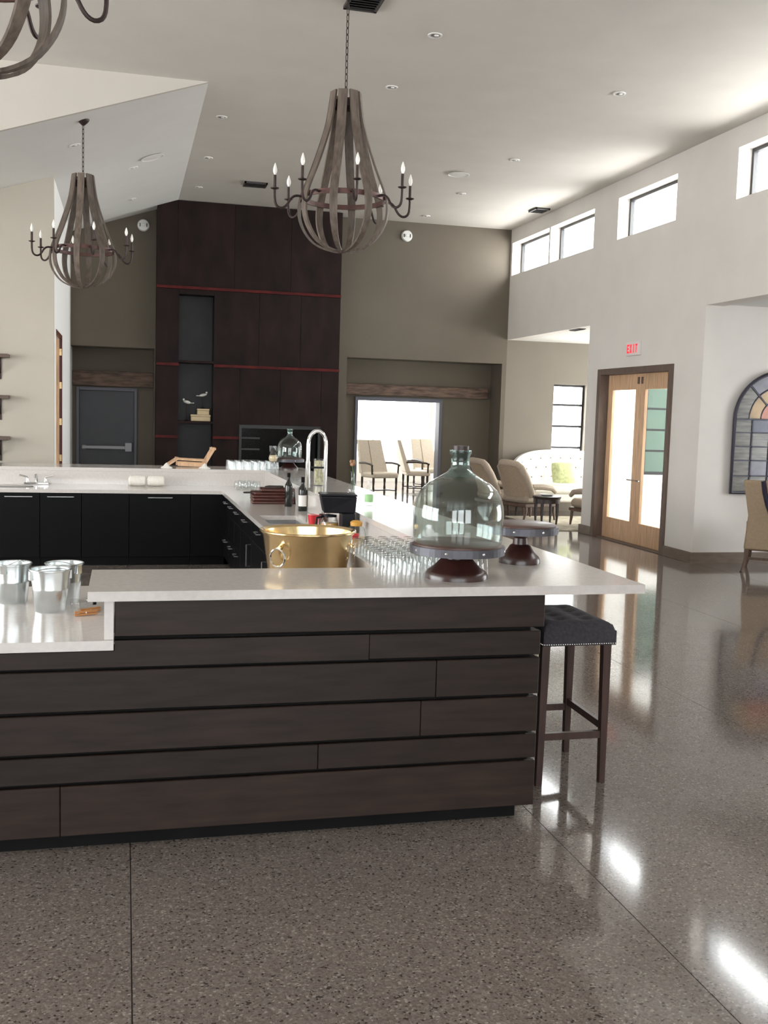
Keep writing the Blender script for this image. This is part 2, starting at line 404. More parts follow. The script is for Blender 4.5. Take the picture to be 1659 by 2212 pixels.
# baseboards
m = MB(); m.box(7.12, 7.15, 11.86, 12.57, 0, .14); m.box(7.12, 7.15, 14.83, 15.24, 0, .14); m.box(7.12, 7.4, 15.24, 15.265, 0, .14)
struct(m.build('baseboard_right', 'brown_base', bev=.004), 'brown baseboard along the right wall')
struct(B(7.12, 11.2, 11.835, 11.86, 0, .14).build('baseboard_mirror', 'brown_base'), 'brown baseboard under the arched mirror')
struct(B(7.15, 8.0, YF-.025, YF, 0, .14).build('baseboard_alcove', 'brown_base'), 'brown baseboard of the sofa alcove')
# niche beams
for nm, x0, x1, lb in (('beam_left', XS, .5, 'rough old timber beam over the grey door'), ('beam_right', 4.0, 6.98, 'rough old timber beam over the open doorway')):
    tag(B(x0+.002, x1-.002, 19.39, 19.498, 2.17, 2.44 if nm == 'beam_left' else 2.38).build('timber_beam', 'beam', bev=.012), lb, 'beam')

# windows: black steel frame and a pane, set in the outer half of the wall
def cl_window(n, y0, y1, z0=4.52, z1=5.13):
    w_ = struct(empty('window_%d' % n, (7.36, y0, z0)), '%s clerestory window with thin black frame, counted from the far wall' % ('first', 'second', 'third', 'fourth', 'fifth', 'sixth', 'seventh', 'eighth')[n-1])
    W = y1-y0; H = z1-z0; t = .045
    m = MB(); m.box(-.03, .03, 0, W, 0, t); m.box(-.03, .03, 0, W, H-t, H); m.box(-.03, .03, 0, t, t, H-t); m.box(-.03, .03, W-t, W, t, H-t)
    m.build('window_frame', 'black_frame', w_); B(-.004, .004, t, W-t, t, H-t).build('pane', 'pane', w_)
for n, (a, b_) in enumerate(CLER): cl_window(n+1, a, b_)
w_ = struct(empty('window_20', (8.16, YF+.14, .42)), 'tall black steel window behind the tufted sofa')
m = MB(); m.box(0, .04, -.03, .03, 0, 2.08); m.box(.66, .70, -.03, .03, 0, 2.08); m.box(.04, .66, -.03, .03, 0, .04); m.box(.04, .66, -.03, .03, 2.04, 2.08)
m.build('window_frame', 'black_frame', w_)
zz = [.02, .42, .84, 1.26, 1.68, 2.06]
for k in range(5):
    if k: B(.04, .66, -.03, .03, zz[k]-.02, zz[k]+.02).build('muntin', 'black_frame', w_)
    B(.04, .66, -.004, .004, zz[k]+.02, zz[k+1]-.02).build('pane', 'pane', w_)
w_ = struct(empty('window_21', (8.2, 15.3, .95)), 'black steel courtyard window with teal glass seen through the glass doors')
m = MB(); m.box(0, .05, -.03, .03, 0, 1.47); m.box(1.25, 1.3, -.03, .03, 0, 1.47); m.box(.05, 1.25, -.03, .03, 0, .05); m.box(.05, 1.25, -.03, .03, 1.42, 1.47)
m.build('window_frame', 'black_frame', w_)
for k in range(3):
    z = .05+.343*k
    B(.05, 1.25, -.025, .025, z+.325, z+.36).build('muntin', 'black_frame', w_)
for k in range(4): B(.05, 1.25, -.004, .004, .05+.343*k, .05+.343*k+.325).build('pane', 'teal_pane', w_)
for n, (x, y, sx, sy, z0, z1, al) in enumerate([(13.1, 15.6, 0, 2.9, .5, 3.0, 0), (11.3, 6.5, 0, 3.4, .6, 2.8, 0)]):
    w_ = struct(empty('window_%d' % (22+n), (x, y, z0)), 'side window of the alcove')
    m = MB(); H = z1-z0
    m.box(-.03, .03, 0, sy, 0, .05); m.box(-.03, .03, 0, sy, H-.05, H)
    for k in range(4): yk = (sy-.05)*k/3; m.box(-.03, .03, yk, yk+.05, .05, H-.05)
    m.build('window_frame', 'black_frame', w_); B(-.004, .004, .05, sy-.05, .05, H-.05).build('pane', 'pane', w_)

w_ = struct(empty('window_24', (4.0, 27.1, .5)), 'wide white-framed window of the bright room beyond the doorway')
m = MB(); m.box(0, .06, -.04, .04, 0, 2.7); m.box(3.74, 3.8, -.04, .04, 0, 2.7); m.box(.06, 3.74, -.04, .04, 0, .06); m.box(.06, 3.74, -.04, .04, 2.64, 2.7); m.build('window_frame', 'white_trim', w_)
for x in (1.27, 2.5): B(x-.025, x+.025, -.03, .03, .06, 2.64).build('mullion', 'white_trim', w_)
for a, b_ in ((.06, 1.245), (1.295, 2.475), (2.525, 3.74)): B(a, b_, -.004, .004, .06, 2.64).build('pane', 'pane', w_)
# grey exit door in the left niche
d = struct(empty('door_1', (-.86, YF+.6, 0)), 'dark grey steel door with a push bar in the left niche')
m = MB(); m.box(0, .05, -.03, .08, 0, 2.15); m.box(1.02, 1.07, -.03, .08, 0, 2.15); m.box(.05, 1.02, -.03, .08, 2.09, 2.15)
m.build('door_frame', 'frame_grey', d, bev=.004)
B(.055, 1.015, .02, .065, .01, 2.085).build('door_leaf', 'door_grey', d)
pb = B(.10, .98, -.075, -.035, 1.03, 1.09).build('push_bar', 'bar_steel', d, bev=.006)
m = MB(); m.box(.86, .98, -.09, .02, .99, 1.15); m.box(.10, .17, -.07, .02, 1.02, 1.1); m.build('push_bar_mount', 'bar_steel', pb, bev=.004)
# steel frame of the open doorway in the right niche
d = struct(empty('door_2', (4.3, YF+.6, 0)), 'grey steel frame of the open doorway to the bright room')
m = MB(); m.box(0, .06, -.04, .22, 0, 2.14); m.box(1.70, 1.76, -.04, .22, 0, 2.14); m.box(.06, 1.70, -.04, .22, 2.07, 2.14); m.build('door_frame', 'frame_grey', d, bev=.004)
# glazed timber double doors
d = struct(empty('door_3', (7.15, 12.57, 0)), 'pair of glazed light timber doors in a dark frame')
m = MB(); m.box(-.03, .2, 0, .1, 0, 2.6); m.box(-.03, .2, 2.16, 2.26, 0, 2.6); m.box(-.03, .2, .1, 2.16, 2.51, 2.6); m.box(.0, .2, .1, 2.16, 0, .014)
m.build('door_frame', 'dark_jamb', d, bev=.004)
for k in range(2):
    y0 = .105+k*1.0275
    m = MB(); W = 1.02
    m.box(.12, .165, y0, y0+.14, .014, 2.509); m.box(.12, .165, y0+W-.14, y0+W, .014, 2.509)
    m.box(.12, .165, y0+.14, y0+W-.14, .014, .33); m.box(.12, .165, y0+.14, y0+W-.14, 2.28, 2.509)
    lf = m.build('door_leaf', 'light_wood', d, bev=.003)
    B(.138, .147, y0+.14, y0+W-.14, .33, 2.28).build('pane', 'pane', lf)
    yh = y0+.07 if k else y0+W-.07
    MB().tube([(.12, yh, .95), (.07, yh, .95), (.07, yh+(.11 if k else -.11), .95)], .011).build('door_handle', 'steel', lf, smooth=True)
    B(.105, .12, y0+W/2-.45 if False else (y0+.03 if k else y0+W-.07), y0+.07 if k else y0+W-.03, 2.36, 2.46).build('closer_plate', 'dark_jamb', lf)
# doorway in the white return wall, its timber door standing open
d = struct(empty('door_4', (XS, 15.0, 0)), 'doorway with an open light timber door in the white return wall')
m = MB(); m.box(-.04, -.004, 1.455, 1.498, 0, 2.85); m.box(-.04, -.004, .002, .045, 0, 2.85); m.box(-.04, -.004, .045, 1.455, 2.8, 2.85)
m.build('door_frame', 'redwood', d)
for z in (.35, 1.0, 1.55, 2.1, 2.6): B(-.042, -.008, 1.44, 1.455, z-.05, z+.05).build('hinge', 'brass', d)
B(-1.0, -.045, 1.385, 1.445, .01, 2.79).build('door_leaf', 'light_wood', d)

# ================================================================== FIREPLACE
fp = thing('fireplace', 'tall chimney breast clad in dark rusty steel plates with red rails', 'fireplace', (0, 18.5, 0))
Y0, Y1 = 0, .398
m = MB()
m.box(.53, .9, .03, Y1, 0, 5.3-.03); m.box(1.51, 3.74, .03, Y1, 1.55, ZC-.01); m.box(1.51, 1.97, .03, Y1, 0, 1.55); m.box(3.45, 3.74, .03, Y1, 0, 1.55)
m.box(.9, 1.51, .03, Y1, 3.8, 5.37); m.box(.9, 1.51, .36, Y1, 0, 3.8); m.box(1.97, 3.45, .36, Y1, 0, 1.55)
m.build('chimney_core', 'cubby_dark', fp)
def plate(x0, x1, z0, z1): B(x0+.003, x1-.003, 0, .03, z0+.003, z1-.003).build('steel_plate', 'rust_steel', fp)
# top course: follows the ridge
MB().prism([(.515, 3.93), (.868, 3.93), (.868, ZC-.004), (.515, slope(.515)-.004)], 0, .03, 'y').build('steel_plate', 'rust_steel', fp)
for a, b_ in ((.87, 1.85), (1.85, 2.85), (2.85, 3.77)): plate(a, b_, 3.93, ZC-.004)
for z0, z1 in ((2.60, 3.88), (1.335, 2.55), (0.01, 1.285)): plate(.515, .905, z0, z1)
plate(.905, 1.51, 3.79, 3.88)
for a, b_ in ((1.51, 2.3), (2.3, 3.05), (3.05, 3.77)): plate(a, b_, 2.60, 3.88)
plate(1.51, 1.975, 1.335, 2.55); plate(1.975, 2.7, 1.55, 2.55); plate(2.7, 3.45, 1.55, 2.55); plate(3.45, 3.77, .01, 2.55)
plate(1.51, 1.975, .01, 1.285)
B(.515, .527, .03, Y1, 0, 5.26).build('side_plate', 'rust_steel', fp); B(3.758, 3.77, .03, Y1, 0, ZC-.006).build('side_plate', 'rust_steel', fp)
for x0, x1, z in ((.515, 3.77, 3.905), (.515, .905, 2.575), (1.51, 3.77, 2.575), (.515, .905, 1.31), (1.51, 1.975, 1.31)):
    B(x0, x1, -.025, .03, z-.024, z+.024).build('red_rail', 'red_rail', fp)
for z in (2.63, 1.57): B(.9, 1.51, .0, .36, z-.02, z+.02).build('cubby_shelf', 'rust_steel', fp)
fb = MB(); fb.box(1.975, 3.45, -.02, .02, 1.49, 1.55); fb.box(1.975, 2.02, -.02, .02, 0, 1.49); fb.box(3.405, 3.45, -.02, .02, 0, 1.49)
fb = fb.build('firebox_frame', 'black_frame', fp)
B(2.02, 3.405, .1, .106, .2, 1.49).build('firebox_glass', 'smoke_glass', fb)
for k in range(5): B(2.02, 2.35, .0, .02, .5+k*.2, .53+k*.2).build('grille_bar', 'black_frame', fb)
# cubby ornaments
for x, z0, wd, h, lb in ((1.30, 1.592, .34, .115, 'cream box lying under a smaller box in the fireplace cubby'), (1.345, 1.708, .21, .105, 'small cream box on top of a longer box in the fireplace cubby')):
    t = thing('keepsake_box', lb, 'box', (x, 18.66, z0)); MB().bbox(-wd/2, wd/2, -.09, .09, 0, h*.68, .006).build('box_body', 'cream', t); MB().bbox(-wd/2-.004, wd/2+.004, -.094, .094, h*.69, h, .006).build('lid', 'cream', t)
def bird(x, y, z0, h, lb, rz):
    t = thing('bird_figurine', lb, 'figurine', (x, y, z0), rz)
    MB().lathe([(.045, 0), (.05, .012), (.02, .02), (.008, .03), (.008, h)], 14).build('stand', 'iron', t, smooth=True)
    body = MB().lathe([(0, -.05), (.022, -.04), (.036, -.01), (.034, .02), (.02, .045), (0, .055)], 14)
    body.v = [(v[2]*1.35, v[1]*.8, v[0]*.8+h+.03 + .25*v[2]) for v in body.v]
    bo = body.build('bird_body', 'feather', t, smooth=True)
    MB().lathe([(0, -.022), (.02, -.008), (.02, .008), (0, .022)], 12, (.065, 0, h+.075)).build('bird_head', 'feather', bo, smooth=True)
    m = MB(); m.prism([(-.05, -.012), (-.05, .012), (-.12, .018), (-.12, -.018)], h+.01, h+.022); m.build('tail', 'feather', bo)
bird(1.065, 18.64, 1.592, .30, 'white bird figurine on the shorter stand, left in the fireplace cubby', R(160))
bird(1.345, 18.70, 1.815, .21, 'white bird figurine perched above the stacked cream boxes', R(10))

# ================================================================== CEILING FITTINGS
dl_mesh = MB().lathe([(.045, -.003), (.06, -.008), (.07, -.005), (.07, .004), (.045, .004)], 24).mesh('trim_ring', 'trim_paint', True)
rf_mesh = MB().lathe([(.045, -.003), (.03, .0), (.0, .001)], 20).mesh('reflector', 'sconce', True)
ln_mesh = MB().lathe([(.022, -.003), (.016, -.010), (0, -.012)], 14, (.01, -.012, 0)).mesh('lens', 'bulb', True)
def downlight(x, y, label, z=ZC, tilt=0):
    t = thing('downlight', label, 'downlight', (x, y, z-.006)); t['group'] = 'recessed downlights'
    t.rotation_euler = (0, tilt, 0)
    put('trim_ring', dl_mesh, t); put('reflector', rf_mesh, t); put('lens', ln_mesh, t)
ordw = ['nearest', 'second nearest', 'second farthest', 'farthest']
for k, y in enumerate((10.71, 13.85, 16.19, 18.2)): downlight(5.24, y, 'recessed downlight, %s of the row near the clerestory windows' % ordw[k])
for k, y in enumerate((9.7, 11.34)): downlight(2.82, y, 'recessed downlight %s the central chandelier, %s of two in its row' % (('above right of', 'nearer') if k == 0 else ('just right of', 'farther')))
for k, y in enumerate((13.16, 15.3, 17.34)): downlight(1.13, y, 'recessed downlight beside the ceiling ridge, %s of its row of three' % ('nearest', 'middle', 'farthest')[k])
ta = -math.atan(1/3)
for x, y, l in ((-.6, 13.18, 'recessed downlight on the ceiling slope behind the left chandelier chain'), (.09, 15.16, 'recessed downlight halfway along the ceiling slope'), (.085, 17.4, 'recessed downlight at the far end of the ceiling slope')):
    downlight(x, y, l, slope(x), ta)
def speaker(x, y, z, tilt, lb):
    t = thing('ceiling_speaker', lb, 'speaker', (x, y, z-.004)); t.rotation_euler = (0, tilt, 0)
    MB().lathe([(.15, 0), (.165, -.012), (.15, -.016), (.14, -.008)], 32).build('rim', 'white_plastic', t, smooth=True)
    MB().lathe([(0, -.012), (.14, -.008), (.14, 0)], 32).build('grille', 'trim_paint', t, smooth=True)
speaker(4.77, 14.92, ZC, 0, 'round white ceiling speaker between the downlight rows')
speaker(.34, 14.78, slope(.34), ta, 'round white speaker on the ceiling slope')
def vent(x, y, sx, sy, lb):
    t = thing('ceiling_vent', lb, 'vent', (x, y, ZC-.03)); m = MB()
    m.box(-sx/2, sx/2, -sy/2, -sy/2+.025, 0, .029); m.box(-sx/2, sx/2, sy/2-.025, sy/2, 0, .029); m.box(-sx/2, -sx/2+.025, -sy/2, sy/2, 0, .029); m.box(sx/2-.025, sx/2, -sy/2, sy/2, 0, .029)
    m.build('frame', 'vent_dark', t)
    B(-sx/2+.02, sx/2-.02, -sy/2+.02, sy/2-.02, .02, .029).build('backing', 'bar_black', t)
    n = int(sy/.05)
    sl = MB().bar((-sx/2+.025, 0, .012), (sx/2-.025, 0, .012), .03, .004).mesh('slat', 'vent_dark')
    for k in range(1, n): put('slat', sl, t, (0, -sy/2+sy*k/n, 0), (R(35), 0, 0))
vent(2.0, 9.12, .3, .36, 'dark ceiling vent above the central chandelier')
vent(1.98, 16.75, .36, .3, 'dark ceiling vent in front of the fireplace')
vent(6.88, 16.9, .26, .34, 'dark ceiling vent beside the clerestory windows')
t = thing('ceiling_vent', 'slot vent in the low ceiling of the mirror alcove', 'vent', (8.25, 11.2, 3.318)); B(-.5, .5, -.06, .06, 0, .012).build('frame', 'vent_dark', t)
for k in (-1, 0, 1): B(-.48, .48, k*.035-.01, k*.035+.01, -.006, 0).build('slat', 'bar_black', t)
t = thing('ceiling_vent', 'small dark vent under the header of the sofa alcove', 'vent', (7.28, 16.0, 3.298)); B(-.06, .06, -.2, .2, 0, .012).build('frame', 'vent_dark', t)
for k in (-1, 0, 1): B(k*.035-.01, k*.035+.01, -.19, .19, -.006, 0).build('slat', 'bar_black', t)
def alarm(x, z, lb):
    t = thing('fire_alarm', lb, 'alarm', (x, YF, z)); m = MB().lathe([(.105, 0), (.105, .03), (.09, .05), (0, .055)], 28)
    m.v = [(v[0], -v[2], v[1]) for v in m.v]; m.build('housing', 'white_plastic', t, smooth=True)
    m = MB(); m.box(-.03, .03, -.075, -.05, -.02, .02); m.build('strobe', 'lens', t, bev=.004)
    for s in (-1, 1): B(s*.058-.008, s*.058+.008, -.062, -.05, -.03, .03).build('speaker_slot', 'vent_dark', t)
alarm(5.07, 5.13, 'round white fire alarm on the taupe wall right of the fireplace'); alarm(.29, 4.98, 'round white fire alarm left of the fireplace')

# ================================================================== CHANDELIERS
SP = [(.105, 1.27), (.118, 1.17), (.14, 1.03), (.175, .9), (.215, .78), (.262, .65), (.315, .52), (.35, .42), (.363, .33), (.352, .24), (.31, .15), (.24, .07), (.14, .02), (.03, .0)]
def smooth_prof(P, k=3):
    out = []
    for i in range(len(P)-1):
        p0, p1, p2, p3 = P[max(i-1, 0)], P[i], P[i+1], P[min(i+2, len(P)-1)]
        for j in range(k):
            t_ = j/k; out.append(tuple(.5*(2*b+(c-a)*t_+(2*a-5*b+4*c-d_)*t_*t_+(3*b-a-3*c+d_)*t_**3) for a, b, c, d_ in zip(p0, p1, p2, p3)))
    return out+[P[-1]]
WD = [.076]*3+[.074, .072, .07, .066, .066, .062, .058, .052, .044, .034, .022]
_q = smooth_prof([(r, z, w_) for (r, z), w_ in zip(SP, WD)]); SP = [(a, b) for a, b, c in _q]; WD = [c for a, b, c in _q]
def chandelier(loc, ztop, a0, label, canopy_tilt=0):
    t = thing('chandelier', label, 'chandelier', loc, a0)
    t.scale = (.97, .97, .965)
    pts = [(r, 0, z) for r, z in SP]; nr = []
    for i in range(len(SP)):
        j0, j1 = max(0, i-1), min(len(SP)-1, i+1); dx = SP[j1][0]-SP[j0][0]; dz = SP[j1][1]-SP[j0][1]; nr.append((-dz, 0, dx))
    wd = WD
    sm = MB().ribbon(pts, nr, wd, .016).mesh('stave', 'stave')
    arm = smooth_prof([(.335, 0, .415), (.37, 0, .42), (.405, 0, .415), (.435, 0, .39), (.455, 0, .355), (.48, 0, .325), (.512, 0, .312), (.545, 0, .325), (.562, 0, .36), (.566, 0, .42), (.566, 0, .455)], 2)
    am = MB().tube(arm, .0105, 8).mesh('arm', 'iron', True)
    cm = MB().lathe([(.012, 0), (.034, .008), (.036, .014), (.01, .014), (.0095, .02)], 14).mesh('drip_cup', 'iron', True)
    km = MB().lathe([(.013, 0), (.0125, .10), (.006, .102)], 12).mesh('candle_sleeve', 'iron', True)
    bm_ = MB().lathe([(.006, 0), (.012, .01), (.0175, .03), (.0165, .048), (.010, .072), (.003, .092), (0, .096)], 12).mesh('bulb', 'bulb', True)
    for k in range(8):
        a = k*PI/4; put('stave', sm, t, rot=(0, 0, a+PI/8))
        ar = put('arm', am, t, rot=(0, 0, a)); put('drip_cup', cm, ar, (.566, 0, .455)); put('candle_sleeve', km, ar, (.566, 0, .47)); put('bulb', bm_, ar, (.566, 0, .572))
    m = MB(); m.lathe([(.328, .40), (.346, .40), (.346, .44), (.328, .44), (.328, .40)], 40); m.build('ring_band', 'iron_rust', t, smooth=True)
    m = MB(); m.lathe([(.088, 1.15), (.100, 1.15), (.100, 1.2), (.088, 1.2), (.088, 1.15)], 24); m.bar((-.09, 0, 1.19), (.09, 0, 1.19), .02, .012); m.bar((0, -.09, 1.19), (0, .09, 1.19), .02, .012); m.build('top_band', 'iron', t)
    MB().lathe([(0, -.02), (.03, -.01), (.04, .004), (0, .012)], 14).build('finial', 'iron_rust', t, smooth=True)
    MB().tube([(0, 0, 1.19), (0, 0, 1.27)], .008).build('eye_rod', 'iron', t, smooth=True)
    # chain of links up to the canopy
    lk = MB().tube([(.011*math.cos(a), 0, .021*math.sin(a)+(.011 if math.sin(a) > 0 else -.011)) for a in [2*PI*i/12+.01 for i in range(12)]], .0036, 5, close=True).mesh('chain_link', 'iron', True)
    H = (ztop-loc[2])/.965; z = 1.29; k = 0
    while z < H-.05:
        put('chain_link', lk, t, (0, 0, z), (0, 0, (k % 2)*PI/2+.6)); z += .052; k += 1
    c = MB().lathe([(.012, -.075), (.03, -.06), (.055, -.035), (.07, -.012), (.07, -.001)], 20).build('canopy', 'iron', t, (0, 0, H), smooth=True)
    c.rotation_euler = (0, 0, 0)
    return t
chandelier((1.68, 8.25, 3.10), ZC, R(-1), 'large central barrel-stave chandelier with eight candle arms')
chandelier((-.47, 12.22, 3.13), slope(-.47)+.02, R(14), 'smaller-looking barrel-stave chandelier hanging far left under the ceiling slope')
chandelier((-.605, 4.5, 3.11), ZC, R(19), 'nearest barrel-stave chandelier, cut off at the top left corner')

# ================================================================== BAR
bar = thing('plank_counter', 'dark plank-clad front of the bar counter', 'bar', (0, 4.19, 0))
m = MB(); m.box(-2.6, 1.76, .03, .12, .075, .826); m.box(-.036, 1.76, .03, .12, .826, 1.028); m.build('backing', 'bar_black', bar)
m = MB(); m.box(-2.6, 1.73, .05, .12, 0, .075); m.build('toe_kick', 'bar_black', bar)
bsd = thing('plank_counter', 'dark plank-clad long side of the bar facing the stool', 'bar', (0, 4.32, 0))
B(1.702, 1.76, 0, 9.0, .075, 1.028).build('backing', 'bar_black', bsd); B(1.702, 1.73, 0, 9.0, 0, .075).build('toe_kick', 'bar_black', bsd)
rows = [(.066, .272, [-2.6, -1.7, -.245, 1.8]), (.286, .395, [-2.6, -1.2, .805, 1.8]), (.409, .566, [-2.6, -.9, 1.255, 1.8]), (.58, .744, [-2.6, -1.6, 1.32, 1.8]), (.758, .866, [-2.6, -1.0, 1.015, 1.8]), (.882, 1.028, [-.036, 1.815])]
for z0, z1, xx in rows:
    for i in range(len(xx)-1):
        zt_ = z1
        if z0 > .75 and z0 < .8 and xx[i] < -.05:      # under the low counter the plank is cut down
            if xx[i+1] > 0:
                MB().prism([(xx[i]+.001, z0), (xx[i+1]-.001, z0), (xx[i+1]-.001, z1), (-.036, z1), (-.036, .824), (xx[i]+.001, .824)], 0, .03, 'y').build('plank', 'bar_wood', bar); continue
            zt_ = .824
        MB().bbox(xx[i]+.001, xx[i+1]-.001, 0, .03, z0, zt_, .003).build('plank', 'bar_wood', bar)
for z0, z1, xx in rows: MB().bbox(1.765, 1.795, -.096, 9.0, z0, z1, .003).build('plank', 'bar_wood', bsd)
m = MB(); m.box(-.077, -.04, 0, .545, .871, 1.028); m.build('end_panel', 'quartz', bar)
# tops: one raised ledge, one low worktop
def slab(name, rects, z0, z1, mat, label):
    """one continuous slab from axis-aligned rectangles on a common grid"""
    X = sorted({v for r in rects for v in r[:2]}); Y = sorted({v for r in rects for v in r[2:]})
    def inside(x, y): return any(r[0] < x < r[1] and r[2] < y < r[3] for r in rects)
    cells = {(i, j) for i in range(len(X)-1) for j in range(len(Y)-1) if inside((X[i]+X[i+1])/2, (Y[j]+Y[j+1])/2)}
    vid = {}; vs = []; fs = []
    def V(i, j, z):
        k = (i, j, z)
        if k not in vid: vid[k] = len(vs); vs.append((X[i], Y[j], z))
        return vid[k]
    for i, j in cells:
        fs.append((V(i, j, z1), V(i+1, j, z1), V(i+1, j+1, z1), V(i, j+1, z1)))
        fs.append((V(i, j, z0), V(i, j+1, z0), V(i+1, j+1, z0), V(i+1, j, z0)))
        for (di, dj, a, b_) in ((-1, 0, (i, j+1), (i, j)), (1, 0, (i+1, j), (i+1, j+1)), (0, -1, (i, j), (i+1, j)), (0, 1, (i+1, j+1), (i, j+1))):
            if (i+di, j+dj) not in cells: fs.append((V(*a, z0), V(*b_, z0), V(*b_, z1), V(*a, z1)))
    m = MB(); m.add(vs, fs); o = m.build(name, mat)
    return tag(o, label, 'counter')
slab('bar_ledge', [(-.14, 2.285, 4.165, 4.74), (1.16, 2.285, 4.165, 5.45), (1.68, 2.285, 4.165, 13.5), (-3.0, 2.285, 12.75, 13.5)], 1.03, 1.07, 'quartz', 'raised white stone bar ledge running round the bar')
SK = (1.17, 1.50, 8.45, 9.15)
slab('low_worktop', [(-3.0, -.04, 4.175, 5.49), (-.04, 1.68, 4.32, 5.49), (1.09, SK[0], 5.3, 12.7), (SK[1], 1.68, 5.3, 12.7), (1.09, 1.68, 5.3, SK[2]), (1.09, 1.68, SK[3], 12.7), (-3.0, 1.68, 11.93, 12.75)], .83, .87, 'quartz', 'lower white stone worktop inside the bar')
m = MB(); m.box(1.68, 1.699, 5.45, 12.75, .87, 1.029); m.box(-3.0, 1.68, 12.751, 12.77, .87, 1.029); m.box(1.165, 1.679, 5.43, 5.449, .871, 1.029); m.box(1.165, 1.184, 4.74, 5.43, .871, 1.029)
tag(m.build('upstand', 'quartz'), 'white stone upstand between worktop and ledge', 'upstand')
m = MB(); m.box(-3.0, 1.69, 12.78, 12.9, 0, 1.029); m.box(1.69, 1.8, 13.325, 13.4, 0, 1.029)
tag(m.build('counter_wall', 'bar_black'), 'dark back of the far bar run under the ledge', 'bar')
# cabinets of the far run
def cab(x0, x1, label, handle):
    t = thing('base_cabinet', label, 'cabinet', (x0, 11.96, 0)); W = x1-x0
    m = MB(); m.box(.002, W-.002, .02, .78, .1, .829); m.box(.002, W-.002, .06, .78, 0, .1); m.build('body', 'cab_black', t)
    dz = B(.004, W-.004, 0, .019, .105, .825).build('door', 'cab_black', t, bev=.002)
    if handle:
        c = W/2; h = handle/2; MB().tube([(c-h, 0, .785), (c-h, -.03, .785), (c+h, -.03, .785), (c+h, 0, .785)], .006, 6).build('handle', 'steel', dz, smooth=True)
cab(-2.9, -1.8, 'wide black base cabinet at the left end of the far bar run', .3)
cab(-1.8, -1.36, 'black base cabinet of the far bar run, left of the far tap', .28)
cab(-1.36, -.915, 'leftmost black base cabinet with a bar handle, below the far tap', .29)
cab(-.915, -.47, 'second black base cabinet with a bar handle in the far bar run', .28)
cab(-.47, .05, 'plain black base cabinet without handle in the far bar run', 0)
cab(.05, .735, 'black base cabinet with a bar handle below the rolled towels', .27)
cab(.735, 1.13, 'plain black corner cabinet of the far bar run', 0)
# right-hand run: units facing the bartender
def unit(y0, y1, label):
    t = thing('base_cabinet', label, 'cabinet', (1.12, y0, 0)); W = y1-y0
    zt = .829 if not (y0 < 9.15 and y1 > 8.45) else .60
    m = MB(); m.box(.02, .57, .002, W-.002, .1, zt); m.box(.06, .57, .002, W-.002, 0, .1); m.build('body', 'cab_black', t)
    dr = B(0, .019, .004, W-.004, .64, .825).build('drawer', 'cab_black', t, bev=.002)
    z = .755; MB().tube([(0, W/2-.09, z), (-.035, W/2-.09, z), (-.035, W/2+.09, z), (0, W/2+.09, z)], .007, 6).build('handle', 'handle_dark', dr, smooth=True)
    if y0 > 10:
        dr = B(0, .019, .004, W-.004, .39, .635).build('drawer', 'cab_black', t, bev=.002)
        dr = B(0, .019, .004, W-.004, .105, .385).build('drawer', 'cab_black', t, bev=.002); z = .32
        MB().tube([(0, W/2-.09, z), (-.035, W/2-.09, z), (-.035, W/2+.09, z), (0, W/2+.09, z)], .007, 6).build('handle', 'handle_dark', dr, smooth=True)
    else:
        dr = B(0, .019, .004, W-.004, .105, .635).build('door', 'cab_black', t, bev=.002)
        MB().tube([(0, .06, .38), (-.035, .06, .38), (-.035, .06, .58), (0, .06, .58)], .007, 6).build('handle', 'handle_dark', dr, smooth=True)
for k, (a, b_) in enumerate(((5.5, 6.4), (6.4, 7.3), (7.3, 8.2), (8.2, 9.3), (9.3, 10.2), (10.2, 10.8), (10.8, 11.38), (11.38, 11.95))):
    unit(a, b_, 'black drawer unit under the right-hand worktop, %s' % ('hidden behind the brass tub', 'second from the raised corner', 'next to the sink unit', 'below the sink', 'just past the sink', 'third from the far corner', 'second from the far corner', 'against the far corner')[k])
# sink
t = thing('undermount_sink', 'steel sink sunk in the worktop beside the tall tap', 'sink', (0, 0, 0)); m = MB()
x0, x1, y0, y1 = SK; m.box(x0-.01, x0, y0, y1, .66, .829); m.box(x1, x1+.01, y0, y1, .66, .829); m.box(x0, x1, y0-.01, y0, .66, .829); m.box(x0, x1, y1, y1+.01, .66, .829); m.box(x0-.01, x1+.01, y0-.01, y1+.01, .65, .66); m.build('basin', 'steel', t)
MB().lathe([(.04, .661), (.04, .665), (.02, .663), (0, .663)], 16, ((x0+x1)/2, (y0+y1)/2, 0)).build('drain', 'chrome', t)

# taps
t = thing('gooseneck_faucet', 'tall chrome gooseneck tap arching over the bar sink', 'faucet', (1.57, 8.55, .8705))
pa = [(.075, 0, 0), (.075, 0, .38)]+[(.0+.075*math.cos(a), 0, .665+.115*math.sin(a)) for a in [PI*k/12 for k in range(0, 13)]]+[(-.075, 0, .58), (-.075, 0, .50)]
pa[1] = (.075, 0, .58)
MB().tube(pa, .0165, 10).build('spout', 'chrome', t, smooth=True)
MB().tube([(-.075, 0, .52), (-.075, 0, .30)], .021, 12).build('spray_head', 'chrome', t, smooth=True)
m = MB().lathe([(.03, 0), (.03, .012), (.022, .02), (.022, .10), (.0, .10)], 16, (.075, 0, 0)); m.build('base', 'chrome', t, smooth=True)
MB().tube([(.075, 0, .07), (.075, -.06, .09), (.075, -.10, .13)], .008).build('lever', 'chrome', t, smooth=True)
MB().bar((-.075, 0, .47), (.075, 0, .47), .016, .016).build('holder', 'black_plastic', t)
t = thing('bar_faucet', 'low chrome tap with star handles on the far worktop', 'faucet', (-1.0, 12.62, .87))
m = MB(); m.box(-.14, .14, -.04, .04, 0, .03); m.build('base', 'chrome', t, bev=.008)
